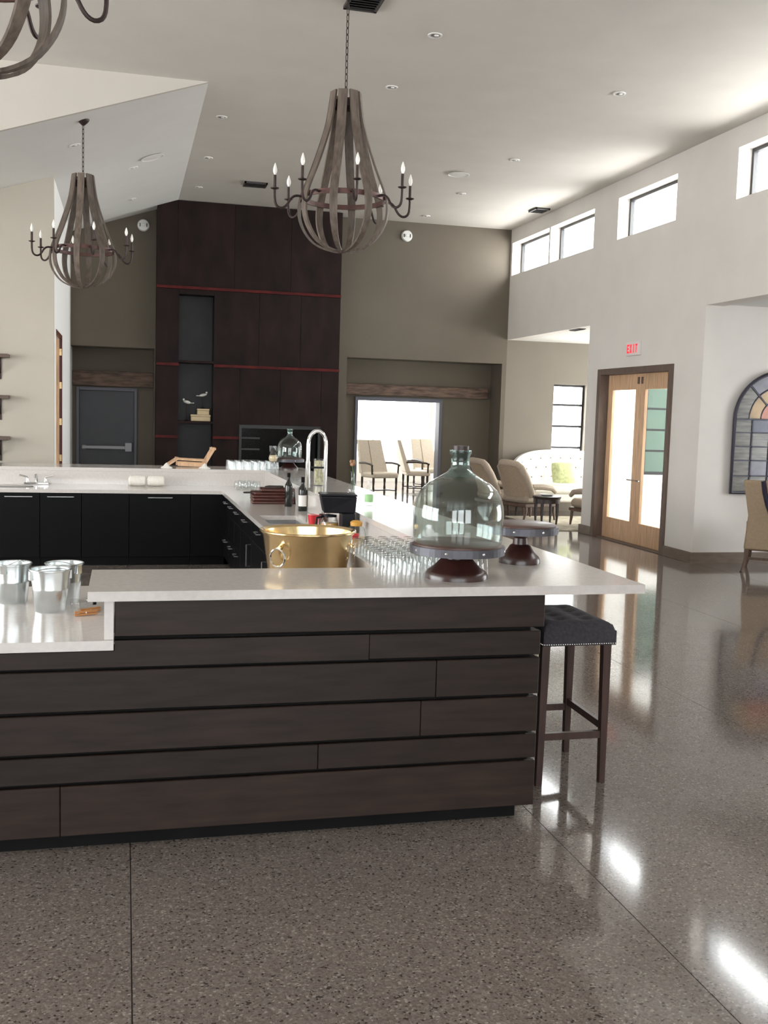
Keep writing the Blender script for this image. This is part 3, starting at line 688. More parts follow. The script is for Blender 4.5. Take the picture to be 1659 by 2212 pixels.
MB().tube([(0, 0, .03), (0, 0, .10), (0, -.05, .13), (0, -.13, .12), (0, -.15, .09)], .014).build('spout', 'chrome', t, smooth=True)
for s in (-1, 1):
    h = MB().lathe([(.02, .03), (.015, .06), (.015, .08)], 12, (s*.1, 0, 0)).build('handle', 'chrome', t, smooth=True)
    MB().tube([(s*.1, 0, .085), (s*.19, -.02, .11)], .01).build('lever', 'chrome', h, smooth=True)
tag(MB().lathe([(.24, 0), (.25, .006), (.24, .009), (.21, .004), (0, .003)], 32, (0, 0, 0), 1, .5).build('sink_rim', 'steel', None, (-1.25, 12.30, .8705), smooth=True), 'bright steel rim of the far bar sink at the left edge', 'sink')

# ---------------------------------------------------------------- things on the bar
def bucket(loc, lb, rz, s=1):
    t = thing('metal_bucket', lb, 'bucket', loc, rz)
    m = MB().lathe([(0, .004), (.066, .0), (.068, .004), (.078, .10), (.079, .104), (.078, .108), (.088, .19), (.084, .19), (.075, .106), (.064, .008), (0, .008)], 36); m.v = [tuple(q*s for q in v) for v in m.v]; m.build('body', 'galv', t, smooth=True)
    MB().tube([(.0885*s*math.cos(a), .0885*s*math.sin(a), .19*s) for a in [2*PI*i/36 for i in range(36)]], .0045, 6, close=True).build('rim', 'galv', t, smooth=True)
    for sg in (-1, 1):
        m = MB(); m.box(sg*.088-.006, sg*.088+.006, -.014, .014, .145, .185); ear = m.build('ear', 'galv', t)
    MB().tube([(.094*math.cos(a)*s, -.03*math.sin(a)-.0, .168+.03*math.sin(a)) for a in [PI*i/14 for i in range(15)]], .0022, 6).build('bail_handle', 'galv', t, smooth=True)
bucket((-.325, 4.83, .87), 'front galvanised metal bucket on the low white counter', R(20), 1)
bucket((-.51, 5.06, .87), 'galvanised metal bucket at the left frame edge', R(70), .97)
bucket((-.275, 5.04, .87), 'galvanised metal bucket mostly hidden behind the front bucket', R(-40), .98)
# clothes-peg strip and small bits beside the ledge end
def peg(loc, rz, lb):
    t = thing('clothes_peg', lb, 'peg', loc, rz)
    for s in (-1, 1):
        MB().bar((-.05, 0, .006+s*0+.006*(s+1)), (.05, 0, .008+.006*(s+1)), .012, .008).build('jaw', 'peg_wood', t)
    MB().tube([(0, .007*math.cos(a), .012+.009*math.sin(a)) for a in [2*PI*i/10 for i in range(10)]], .0015, 5, close=True).build('spring', 'steel', t)
peg((-.165, 4.70, .87), R(18), 'front wooden peg lying on the low counter by the ledge end')
peg((-.15, 4.76, .87), R(30), 'rear wooden peg lying on the low counter by the ledge end')
t = thing('lens_bottle', 'small clear bottle lying behind the wooden pegs', 'bottle', (-.19, 4.88, .87), R(10))
m = MB().lathe([(0, -.05), (.02, -.05), (.022, -.04), (.022, .02), (.008, .035), (.008, .05)], 16); m.v = [(v[2], v[1], v[0]+.0225) for v in m.v]; m.build('body', 'clear_glass', t, smooth=True)
m = MB().lathe([(.01, .05), (.01, .065), (0, .065)], 12); m.v = [(v[2], v[1], v[0]+.0225) for v in m.v]; m.build('cap', 'black_plastic', t)

# cake stands and cloches
def stand(loc, rp, rb, h, lb):
    t = thing('cake_stand', lb, 'cake stand', loc)
    MB().lathe([(rb, 0), (rb, .018), (rb*.93, .035), (rb*.72, .055), (rb*.5, .09), (rb*.36, h*.62), (rb*.34, h*.82), (rb*.55, h-.002), (0, h-.002)], 36).build('pedestal', 'cast', t, smooth=True)
    MB().lathe([(rp-.012, h), (rp, h), (rp, h+.036), (rp-.012, h+.036), (rp-.012, h)], 48).build('iron_band', 'plate_iron', t)
    pl = MB().lathe([(rp-.0125, h+.001), (rp-.0125, h+.043), (rp-.03, h+.05), (0, h+.05)], 48).build('plate', 'plate_wood', t, smooth=True)
    rv = MB().lathe([(.0, -.004), (.007, 0), (.0, .006)], 8).mesh('rivet', 'steel', True)
    bn = [c for c in t.children if c.name.startswith('iron_band')][0]
    for k in range(8):
        a = 2*PI*k/8+.25; put('rivet', rv, bn, (rp*math.cos(a), rp*math.sin(a), h+.018), (0, PI/2, a))
    return h+.05
def cloche(loc, s, sz, lb, cork=True):
    t = thing('glass_cloche', lb, 'cloche', loc)
    o = [(.198, 0), (.203, .02), (.205, .08), (.205, .15), (.196, .20), (.172, .245), (.135, .28), (.092, .305), (.06, .325), (.045, .345), (.042, .37), (.043, .405), (.05, .415), (.05, .43)]
    for nm, q, mt in (('bell', o[:8], 'aqua_glass'), ('neck', o[7:], 'teal_glass')):
        prof = q+[(r-.006, z) for r, z in q][::-1]; prof.append(prof[0])
        MB().lathe([(r*s, z*sz) for r, z in prof], 48).build(nm, mt, t, smooth=True)
    if cork: MB().lathe([(.030*s, .37*sz), (.037*s, .40*sz), (.037*s, .45*sz), (.0, .452*sz)], 20).build('stopper', 'dark_wood', t, smooth=True)
zz_ = stand((1.47, 4.42, 1.07), .217, .143, .115, 'nearest cake stand under the large glass cloche')
cloche((1.47, 4.42, 1.07+zz_), 1, .97, 'large pale green bottle-necked glass cloche on the nearest cake stand')
stand((1.955, 4.87, 1.07), .19, .105, .155, 'bare cake stand behind the large cloche')
zz_ = stand((2.03, 12.98, 1.07), .19, .11, .10, 'distant cake stand on the far bar corner')
cloche((2.03, 12.98, 1.07+zz_), .75, .85, 'distant glass cloche on the far bar corner', False)

# drinking glasses
tum = MB().lathe_open([(.0, .078), (.022, .078), (.025, .074), (.029, .03), (.031, 0), (.031, .0005)], 14).mesh('drinking_glass', 'tumbler_glass', True)
n = 0
for j in range(12):
    for i in range(7):
        x = 1.20+.072*i; y = 4.53+.072*j
        if y > 5.40 or x > 1.665: continue
        if math.hypot(x-1.47, y-4.42) < .18: continue
        tag(put('drinking_glass', tum, None, (x+random.uniform(-.003, .003), y+random.uniform(-.003, .003), 1.07)), 'small upturned glass in the array beside the large cloche', 'glass', 'upturned glasses beside the large cloche')
tum2 = MB().lathe_open([(.0, .10), (.03, .10), (.036, .095), (.042, .03), (.043, 0), (.043, .0005)], 12).mesh('drinking_glass', 'tumbler_glass', True)
for j in range(6):
    for i in range(7):
        tag(put('drinking_glass', tum2, None, (1.30+.098*i, 12.82+.098*j, 1.07)), 'upturned glass in the array on the far ledge corner', 'glass', 'upturned glasses on the far ledge corner') if not math.hypot(1.30+.098*i-2.03, 12.82+.098*j-12.98) < .24 and math.hypot(1.30+.098*i-1.80, 12.82+.098*j-12.82) > .11 else None
wb = MB().lathe([(.0, .004), (.025, 0), (.042, .02), (.05, .05), (.044, .085), (.036, .105), (.034, .105), (.042, .085), (.047, .05), (.04, .023), (0, .008)], 16).mesh('stemless_glass', 'clear_glass', True)
for k, (x, y) in enumerate(((1.30, 12.2), (1.41, 12.22), (1.52, 12.2), (1.36, 12.08), (1.47, 12.08), (1.36, 12.32), (1.47, 12.33))):
    tag(put('stemless_glass', wb, None, (x, y, .87)), 'round stemless glass on the worktop behind the stacked boards', 'glass', 'stemless glasses in the far worktop corner')

# goblet, bottle, vase
t = thing('goblet', 'tall amber glass goblet in front of the distant cake stand', 'goblet', (1.80, 12.82, 1.07))
MB().lathe([(.05, 0), (.05, .006), (.012, .016), (.01, .07), (.02, .085)], 18).build('stem', 'clear_glass', t, smooth=True)
MB().lathe([(.02, .085), (.05, .11), (.062, .15), (.05, .19), (.036, .21), (.048, .25), (.05, .30), (.047, .30), (.045, .25), (.033, .21), (.046, .19), (.057, .15), (.046, .113), (0, .092)], 20).build('bowl', 'clear_glass', t, smooth=True)
MB().lathe([(0, .094), (.044, .114), (.055, .15), (.045, .185), (0, .185)], 18).build('wax', 'cream', t, smooth=True)
t = thing('wine_bottle', 'dark wine bottle with white label beside the stacked boards', 'bottle', (1.635, 9.6, .8705))
MB().lathe([(.0, 0), (.037, 0), (.039, .006), (.039, .19), (.035, .215), (.016, .25), (.0145, .30), (.016, .302), (.016, .32), (0, .32)], 22).build('glass', 'bottle_black', t, smooth=True)
MB().lathe([(.0396, .045), (.0396, .15)], 22).build('label', 'label_white', t, smooth=True)
MB().lathe([(.0168, .27), (.0168, .322), (0, .323)], 16).build('capsule', 'bar_black', t, smooth=True)
for k, (x, y, lb) in enumerate(((1.55, 10.0, 'dark wine bottle half hidden behind the labelled bottle'), )):
    t = thing('wine_bottle', lb, 'bottle', (x+.02, y+.05, .87))
    MB().lathe([(.0, 0), (.036, 0), (.038, .006), (.038, .2), (.034, .22), (.015, .26), (.014, .33), (0, .33)], 20).build('glass', 'bottle_black', t, smooth=True)
    MB().lathe([(.0166, .29), (.0166, .332), (0, .333)], 16).build('capsule', 'bar_black', t, smooth=True)
t = thing('cork_vase', 'tall clear cylinder vase filled with corks seen through the tap arch', 'vase', (1.90, 10.2, 1.0705))
MB().lathe([(0, 0), (.055, 0), (.055, .27), (.052, .27), (.052, .008), (0, .008)], 24).build('glass', 'clear_glass', t, smooth=True)
MB().lathe([(0, .009), (.05, .009), (.05, .25), (0, .255)], 20).build('corks', 'corks', t, smooth=True)
# stacked boards
def paddle(loc, rz, L_, W_, h, lb, hd, mat='board_dark'):
    t = thing('serving_board', lb, 'board', loc, rz)
    MB().bbox(-L_/2, L_/2, -W_/2, W_/2, 0, h, .008).build('board', mat, t, bev=.004)
    if hd: MB().bbox(-L_/2-.09, -L_/2+.01, -.02, .02, h*.25, h*.8, .004).build('handle', 'dark_wood', t)
for k, (dx, L_, h, lb) in enumerate(((0, .42, .03, 'bottom serving board of the dark red stack'), (.004, .42, .03, 'second serving board from the bottom of the dark red stack'), (-.004, .41, .03, 'third serving board from the bottom of the dark red stack'), (0, .40, .028, 'fourth serving board of the dark red stack'), (.045, .33, .032, 'small top serving board of the dark red stack'))):
    paddle((1.455+dx, 10.4+.01*k, .8701+.0302*k), R((-2, 1, -1, 3, -3)[k]), L_, .26, h, lb, k == 3)
t = thing('knife_roll', 'dark knife handles lying on top of the board stack', 'knives', (1.48, 10.43, 1.0225), R(-3))
for k in range(3): MB().bbox(-.10+.02*k, .06+.02*k, -.05+.045*k, -.02+.045*k, 0, .022, .005).build('handle', 'dark_wood', t)
# coffee maker
t = thing('coffee_maker', 'black drip coffee maker with a glass jug', 'coffee maker', (1.525, 7.45, .8705), R(-6))
m = MB(); m.box(-.13, .13, -.10, .10, 0, .035); m.build('base', 'black_plastic', t, bev=.01)
m = MB(); m.prism([(.03, -.1), (.13, -.1), (.13, .1), (.03, .1)], .035, .2); m.build('tower', 'black_plastic', t, bev=.008)
m = MB(); m.add([(-.10, -.09, .2), (.13, -.1, .2), (.13, .1, .2), (-.10, .09, .2), (-.125, -.11, .325), (.14, -.11, .325), (.14, .11, .325), (-.125, .11, .325)], [(0, 3, 2, 1), (4, 5, 6, 7), (0, 1, 5, 4), (1, 2, 6, 5), (2, 3, 7, 6), (3, 0, 4, 7)]); m.build('filter_head', 'black_plastic', t, bev=.01)
MB().bbox(-.13, .142, -.112, .112, .326, .34, .004).build('lid', 'black_plastic', t)
jg = MB().lathe([(0, .037), (.06, .037), (.072, .07), (.068, .12), (.05, .17), (.048, .17), (.065, .12), (.069, .07), (.057, .042), (0, .042)], 22, (-.05, 0, 0)).build('jug', 'clear_glass', t, smooth=True)
MB().lathe([(0, .043), (.056, .043), (.067, .075), (.062, .12), (0, .12)], 20, (-.05, 0, 0)).build('coffee', 'amber', jg, smooth=True)
MB().lathe([(.053, .165), (.053, .18), (0, .185)], 20, (-.05, 0, 0)).build('jug_lid', 'black_plastic', jg, smooth=True)
MB().tube([(-.10, -.02, .168), (-.15, -.04, .16), (-.155, -.04, .09), (-.12, -.03, .065)], .009).build('jug_handle', 'black_plastic', jg, smooth=True)
# cups and jars around it
t = thing('plastic_cup', 'red plastic cup left of the coffee maker', 'cup', (1.47, 8.1, .8705))
MB().lathe([(0, .0), (.031, 0), (.033, .01), (.045, .118), (.043, .118), (.031, .012), (0, .006)], 22).build('cup_body', 'red_plastic', t, smooth=True)
MB().tube([(.0455*math.cos(a), .0455*math.sin(a), .118) for a in [2*PI*i/24 for i in range(24)]], .002, 6, close=True).build('lip', 'label_white', t, smooth=True)
t = thing('plastic_cup', 'dark red cup behind the bright red cup', 'cup', (1.57, 8.2, .8705))
MB().lathe([(0, .0), (.03, 0), (.042, .11), (.04, .11), (.029, .01), (0, .006)], 22).build('cup_body', 'redwood', t, smooth=True)
t = thing('spice_jar', 'small jar with a bright red lid behind the brass tub', 'jar', (1.50, 6.75, .8705))
MB().lathe([(0, 0), (.038, 0), (.04, .006), (.04, .085), (.034, .095)], 20).build('glass', 'carton', t, smooth=True)
MB().lathe([(.041, .094), (.041, .122), (.038, .125), (0, .125)], 20).build('lid', 'red_plastic', t, smooth=True)
t = thing('honey_jar', 'round glass jar with amber lid behind the coffee maker', 'jar', (1.60, 7.10, .8705))
MB().lathe([(0, 0), (.055, 0), (.07, .03), (.072, .08), (.06, .12), (.04, .14), (.038, .14), (.057, .12), (.068, .08), (.066, .032), (0, .006)], 24).build('glass', 'clear_glass', t, smooth=True)
MB().lathe([(.042, .138), (.044, .165), (.03, .175), (0, .178)], 20).build('lid', 'amber', t, smooth=True)
MB().lathe([(0, .008), (.05, .01), (.062, .035), (.062, .06), (0, .06)], 20).build('filling', 'cream', t, smooth=True)
t = thing('soda_bottle', 'clear bottle with a green label on the right ledge', 'bottle', (1.90, 8.0, 1.0705))
MB().lathe([(0, 0), (.033, 0), (.035, .008), (.035, .10), (.03, .125), (.013, .16), (.013, .19), (0, .19)], 20).build('glass', 'clear_glass', t, smooth=True)
MB().lathe([(.0357, .03), (.0357, .09)], 20).build('label', 'lime', t, smooth=True); MB().lathe([(.0145, .18), (.0145, .2), (0, .2)], 14).build('cap', 'label_white', t, smooth=True)
t = thing('flower_bottle', 'clear bottle vase holding a small brown bloom above the coffee maker', 'vase', (2.03, 9.2, 1.0705))
MB().lathe([(0, 0), (.045, 0), (.052, .01), (.052, .05), (.03, .085), (.02, .10), (.019, .19), (.023, .2), (.021, .2), (.017, .19), (.017, .1), (.048, .05), (.046, .012), (0, .005)], 22).build('glass', 'clear_glass', t, smooth=True)
st = MB().tube([(0, 0, .02), (.004, .002, .15), (-.006, 0, .25)], .003, 6).build('stem', 'green_leaf', t, smooth=True)
m = MB()
for k in range(9):
    a = 2*PI*k/9; r_ = .02 if k % 2 else .012
    m.lathe([(0, -.02), (.012, -.006), (.012, .008), (0, .02)], 8, (-.006+r_*math.cos(a), r_*math.sin(a), .27+.012*(k % 3)))
m.build('bloom', 'bloom', t, smooth=True)
t = thing('outlet', 'wall outlet in the upstand of the right-hand worktop', 'outlet', (1.678, 5.95, .95)); MB().bbox(-.008, 0, -.04, .04, -.05, .05, .002).build('cover', 'white_plastic', t)
for s in (-1, 1): B(-.011, -.008, -.015, .015, s*.022-.014, s*.022+.014).build('socket', 'vent_dark', t)
# brass tub
t = thing('brass_tub', 'oval polished brass beverage tub with ring handles', 'tub', (.905, 5.13, .8705))
m = MB().lathe([(0, .006), (.175, 0), (.182, .006), (.228, .315), (.238, .325), (.24, .333), (.234, .337), (.222, .328), (.176, .014), (0, .014)], 56); m.build('body', 'brass', t, smooth=True)
for a in (R(-138), R(-12)):
    px, py = .222*math.cos(a), .222*math.sin(a)
    lug = MB().lathe([(0, -.012), (.014, -.006), (.014, .006), (0, .012)], 12, (px, py, .26)).build('lug', 'brass', t, smooth=True)
    tx, ty = -math.sin(a), math.cos(a)
    MB().tube([(px*1.07+tx*.045*math.sin(b_), py*1.09+ty*.045*math.sin(b_), .215+.045*math.cos(b_)) for b_ in [2*PI*i/24 for i in range(24)]], .005, 8, close=True).build('ring_handle', 'chrome', lug, smooth=True)
MB().tube([(.2405*math.cos(a), .2405*math.sin(a), .333) for a in [2*PI*i/56 for i in range(56)]], .006, 6, close=True).build('rim', 'brass', t, smooth=True)
# towels, easel, coasters on the far run
for x, lb in ((.145, 'left rolled white towel on the far worktop'), (.36, 'right rolled white towel on the far worktop')):
    t = thing('rolled_towel', lb, 'towel', (x, 12.55, .87)); m = MB().lathe([(0, -.10), (.04, -.10), (.062, -.085), (.068, 0), (.062, .085), (.04, .10), (0, .10)], 20)
    m.v = [(v[2], v[1], v[0]*.95+.064) for v in m.v]; m.build('roll', 'towel', t, smooth=True)
    sp_ = MB().tube([(-.102, (.012+.005*i)*math.cos(i*.6), .064+(.012+.005*i)*math.sin(i*.6)) for i in range(9)], .005, 5).build('inner_fold', 'towel', t, smooth=True)
t = thing('book_stand', 'folding wooden stand lying open on the far ledge', 'stand', (.80, 13.28, 1.07), R(4))
m = MB(); m.bar((-.30, -.1, .012), (-.16, -.1, .105), .03, .022); m.bar((-.30, .1, .012), (-.16, .1, .105), .03, .022); m.bar((-.16, -.12, .11), (-.16, .12, .11), .03, .02); m.build('front_leg', 'light_wood', t)
m = MB(); m.bar((-.17, -.1, .10), (.20, -.1, .085), .028, .024); m.bar((-.17, .1, .10), (.20, .1, .085), .028, .024); m.build('seat_rail', 'light_wood', t)
m = MB(); m.bar((-.16, -.105, .04), (.20, -.105, .03), .028, .05); m.bar((-.16, .105, .04), (.20, .105, .03), .028, .05); m.build('base_rail', 'light_wood', t)
m = MB(); m.bar((.16, -.1, .012), (.30, -.1, .25), .03, .03); m.bar((.16, .1, .012), (.30, .1, .25), .03, .03); m.bar((.29, -.11, .235), (.29, .11, .235), .05, .03); m.build('backrest', 'light_wood', t)
for x, lb in ((.50, 'crumpled white napkin left of the wooden stand'), (.965, 'crumpled white napkin in front of the wooden stand')):
    m = MB().lathe([(0, .0), (.07, 0), (.06, .012), (.035, .022), (.02, .04), (0, .05)], 11); m.v = [(v[0]*(1+.25*math.sin(7*v[1]*20)), v[1], v[2]*(1+.3*math.cos(v[0]*60))) for v in m.v]
    tag(m.build('napkin', 'linen_white', None, (x, 12.98, 1.07), smooth=True), lb, 'napkin')

# ================================================================== BAR STOOL
t = thing('bar_stool', 'charcoal tufted bar stool with nailhead trim at the bar end', 'stool', (2.19, 4.815, 0))
def seat_mesh(W, D, zb, zt):
    nx, ny = 26, 30; vs = []; fs = []
    tufts = [(u, v) for u in (-.07, .07) for v in (-.15, -.05, .05, .15)]
    for j in range(ny+1):
        for i in range(nx+1):
            x = -W/2+W*i/nx; y = -D/2+D*j/ny
            ex = min(1, (W/2-abs(x))/.07); ey = min(1, (D/2-abs(y))/.07)
            rx = math.sqrt(max(0, 1-(1-ex)**2)); ry = math.sqrt(max(0, 1-(1-ey)**2))
            z = zb+.07+(zt-zb-.07)*min(rx, ry)
            for u, v in tufts: z -= .016*math.exp(-((x-u)**2+(y-v)**2)/.0011)
            vs.append((x, y, z))
    for j in range(ny):
        for i in range(nx): a = j*(nx+1)+i; fs.append((a, a+1, a+nx+2, a+nx+1))
    rim = [i for i in range(nx+1)]+[j*(nx+1)+nx for j in range(1, ny+1)]+[ny*(nx+1)+i for i in range(nx-1, -1, -1)]+[j*(nx+1) for j in range(ny-1, 0, -1)]
    base = len(vs)
    for r_ in rim: vs.append((vs[r_][0], vs[r_][1], zb))
    k = len(rim)
    for i in range(k): fs.append((rim[i], base+i, base+(i+1) % k, rim[(i+1) % k]))
    fs.append(tuple(base+i for i in range(k)))
    return MB().add(vs, fs)
st = seat_mesh(.385, .53, .705, .82).build('seat', 'stool_fabric', t, (-.027, 0, 0), smooth=True)
for u in (-.07, .07):
    for v in (-.15, -.05, .05, .15): MB().lathe([(.009, -.003), (.008, .003), (0, .005)], 10, (u, v, .800)).build('tuft_button', 'stool_fabric', st, smooth=True)
nh = MB().lathe([(.0045, 0), (.003, .003), (0, .004)], 7).mesh('nailhead', 'nailhead', True)
for k in range(32):
    x = -.187+.374*k/31; put('nailhead', nh, st, (x, -.2655, .713), (PI/2, 0, 0))
for k in range(42):
    y = -.257+.514*k/41
    for s in (-1, 1): put('nailhead', nh, st, (s*.193, y, .713), (0, s*PI/2, 0))
legs = [(-.195, -.225), (.13, -.225), (-.195, .225), (.145, .225)]
for x, y in legs:
    m = MB(); a, b_ = .021, .015
    m.add([(x-a, y-a, .71), (x+a, y-a, .71), (x+a, y+a, .71), (x-a, y+a, .71), (x*1.04-b_, y*1.03-b_, 0), (x*1.04+b_, y*1.03-b_, 0), (x*1.04+b_, y*1.03+b_, 0), (x*1.04-b_, y*1.03+b_, 0)], [(0, 1, 2, 3), (7, 6, 5, 4), (0, 4, 5, 1), (1, 5, 6, 2), (2, 6, 7, 3), (3, 7, 4, 0)])
    m.build('leg', 'stool_wood', t)
for p, q in (((-.198, -.228, .245), (.134, -.228, .245)), ((-.198, .228, .255), (.148, .228, .255)), ((.134, -.228, .285), (.148, .228, .285)), ((-.198, -.228, .285), (-.198, .228, .285))):
    MB().bar(p, q, .022, .036).build('stretcher', 'stool_wood', t)

# ================================================================== LEFT WALL SHELVES
for z, lb in ((2.42, 'top plank shelf on the beige left wall'), (1.885, 'middle plank shelf on the beige left wall'), (1.345, 'lowest plank shelf on the beige left wall')):
    t = thing('plank_shelf', lb, 'shelf', (-1.48, 14.498, z)); MB().bbox(-1.6, 0, -.24, 0, -.02, .025, .004).build('plank', 'shelf_wood', t)
    for x in (-.12, -1.4):
        m = MB(); m.box(x-.012, x+.012, -.012, 0, -.30, -.02); m.box(x-.012, x+.012, -.2, 0, -.032, -.02); m.bar((x, -.19, -.03), (x, -.01, -.22), .02, .012); m.build('bracket', 'iron', t)

# ================================================================== EXIT SIGN, MIRROR
t = thing('exit_sign', 'small exit sign with red letters above the glazed doors', 'sign', (7.15, 13.70, 2.86))
MB().bbox(-.045, 0, -.19, .19, -.10, .10, .006).build('housing', 'exit_white', t)
LET = {'E': [(0, 0, .22, 1), (0, 0, 1, .2), (0, .4, .8, .6), (0, .8, 1, 1)], 'I': [(.35, 0, .65, 1)], 'T': [(.39, 0, .61, 1), (0, .8, 1, 1)]}
lw, lh = .06, .125
for k, ch in enumerate('EXIT'):
    yc = .125-.083*k; m = MB()
    if ch == 'X':
        m.bar((-.048, yc+lw/2-.008, -lh/2+.004), (-.048, yc-lw/2+.008, lh/2-.004), .006, .019, (1, 0, 0)) if False else None
        for s in (1, -1):
            a = .011
            m.add([(-.051, yc+s*lw/2, -lh/2), (-.051, yc+s*lw/2-s*a*1.6, -lh/2), (-.051, yc-s*lw/2, lh/2), (-.051, yc-s*lw/2+s*a*1.6, lh/2),
                   (-.045, yc+s*lw/2, -lh/2), (-.045, yc+s*lw/2-s*a*1.6, -lh/2), (-.045, yc-s*lw/2, lh/2), (-.045, yc-s*lw/2+s*a*1.6, lh/2)],
                  [(0, 1, 2, 3), (7, 6, 5, 4), (0, 4, 5, 1), (1, 5, 6, 2), (2, 6, 7, 3), (3, 7, 4, 0)])
    else:
        for u0, v0, u1, v1 in LET[ch]: m.box(-.051, -.045, yc+lw/2-u1*lw, yc+lw/2-u0*lw, -lh/2+v0*lh, -lh/2+v1*lh)
    m.build('letter', 'exit_red', t)
# arched iron mirror, its reflections painted in as pane colours
MW, MH, SPR = .66, 1.56, .95
t = thing('arched_mirror', 'arched iron window mirror with reflections painted on its panes on the pale wall', 'mirror', (8.28, 11.80, .93))
arc = [(MW*math.cos(a), SPR+.62*math.sin(a)) for a in [PI*k/28 for k in range(29)]]
m = MB(); outl = [(MW, 0)]+arc+[(-MW, 0)]
fr = MB().tube([(x, 0, z) for x, z in outl], .024, 8, close=True).build('frame', 'mirror_iron', t, smooth=True)
def inarc(x): return SPR+.62*math.sqrt(max(0, 1-(x/MW)**2))
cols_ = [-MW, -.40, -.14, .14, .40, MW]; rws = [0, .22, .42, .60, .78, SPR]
mats_ = [['reflection_grey']*5, ['reflection_grey', 'reflection_lilac', 'reflection_grey', 'reflection_lilac', 'reflection_grey'], ['reflection_grey']*5, ['reflection_grey', 'reflection_grey', 'reflection_lilac', 'reflection_grey', 'reflection_grey'], ['reflection_grey', 'reflection_blue', 'reflection_blue', 'reflection_blue', 'reflection_grey']]
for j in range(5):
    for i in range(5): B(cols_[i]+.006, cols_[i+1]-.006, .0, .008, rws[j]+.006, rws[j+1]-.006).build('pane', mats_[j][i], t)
m = MB()
for x in cols_[1:-1]: m.box(x-.009, x+.009, -.012, .014, 0, SPR)
for z in rws[1:]: m.box(-MW, MW, -.012, .014, z-.009, z+.009)
m.build('muntin_grid', 'mirror_iron', t)
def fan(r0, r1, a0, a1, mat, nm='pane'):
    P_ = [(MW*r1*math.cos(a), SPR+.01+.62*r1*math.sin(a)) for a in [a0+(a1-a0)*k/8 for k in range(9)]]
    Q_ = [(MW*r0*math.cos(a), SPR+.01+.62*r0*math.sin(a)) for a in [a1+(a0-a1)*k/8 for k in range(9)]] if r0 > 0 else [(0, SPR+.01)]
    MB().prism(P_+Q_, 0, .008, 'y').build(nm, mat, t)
for k in range(4): fan(.70, .97, k*PI/4+.02, (k+1)*PI/4-.02, ('reflection_grey', 'reflection_lilac', 'reflection_lilac', 'reflection_grey')[k])
for k in range(4): fan(.44, .68, k*PI/4+.02, (k+1)*PI/4-.02, 'reflection_yellow')
for k in range(2): fan(0, .42, k*PI/2+.02, (k+1)*PI/2-.02, 'reflection_orange')
for r_ in (.69, .43): MB().tube([(MW*r_*math.cos(a), 0, SPR+.62*r_*math.sin(a)) for a in [PI*k/24 for k in range(25)]], .009, 6).build('arch_bar', 'mirror_iron', t, smooth=True)
for a in (PI/4, PI/2, 3*PI/4): MB().bar((MW*.43*math.cos(a), 0, SPR+.62*.43*math.sin(a)), (MW*math.cos(a), 0, SPR+.62*math.sin(a)), .018, .02).build('spoke', 'mirror_iron', t)
# ================================================================== FURNITURE OF THE SIDES
def soft(bm, name, mat, parent, sub=2):
    o = bm.build(name, mat, parent, smooth=True); 
    md = o.modifiers.new('subd', 'SUBSURF'); md.levels = sub; md.render_levels = sub
    for p in o.data.polygons: p.use_smooth = True
    return o
# tan chair at the right edge (back to the viewer)
t = thing('dining_chair', 'tan upholstered chair with navy piping at the right edge', 'chair', (7.88, 11.14, 0), R(-38))
m = MB(); m.add([(-.36, -.32, .28), (.36, -.32, .28), (.36, -.22, .28), (-.36, -.22, .28), (-.33, -.28, .7), (.33, -.28, .7), (.33, -.2, .7), (-.33, -.2, .7), (-.40, -.38, 1.14), (.40, -.38, 1.14), (.40, -.3, 1.14), (-.40, -.3, 1.14)],
               [(0, 1, 5, 4), (4, 5, 9, 8), (2, 3, 7, 6), (6, 7, 11, 10), (1, 2, 6, 5), (5, 6, 10, 9), (3, 0, 4, 7), (7, 4, 8, 11), (8, 9, 10, 11), (3, 2, 1, 0)]); m.build('backrest', 'chair_tan', t, bev=.025, smooth=True)
MB().tube([(-.17, -.375, 1.135), (-.15, -.35, 1.0), (-.11, -.325, .85), (-.06, -.315, .72), (0, -.31, .68), (.06, -.315, .72), (.11, -.325, .85), (.15, -.35, 1.0), (.17, -.375, 1.135)], .03, 8).build('piping', 'navy', t, smooth=True)
MB().bbox(-.33, .33, -.26, .32, .26, .46, .04).build('seat', 'chair_tan', t, bev=.03)
for s in (-1, 1):
    MB().bbox(s*.31-.035, s*.31+.035, -.26, .28, .40, .64, .02).build('armrest', 'chair_tan', t)
    for y in (-.29, .27):
        MB().tube([(s*.32, y, .28), (s*.325, y-.01 if y < 0 else y, .15), (s*.36, y-.04 if y < 0 else y+.02, .02), (s*.365, y-.05 if y < 0 else y+.03, .0)], [.03, .024, .016, .02], 8).build('leg', 'brown_wood', t, smooth=True)
MB().bar((-.33, -.29, .17), (.33, -.29, .17), .03, .03).build('stretcher', 'brown_wood', t)
# rug
tag(B(6.8, 10.2, 15.45, 17.75, .0005, .012).build('rug', 'rug'), 'patterned beige rug under the alcove seating', 'rug')
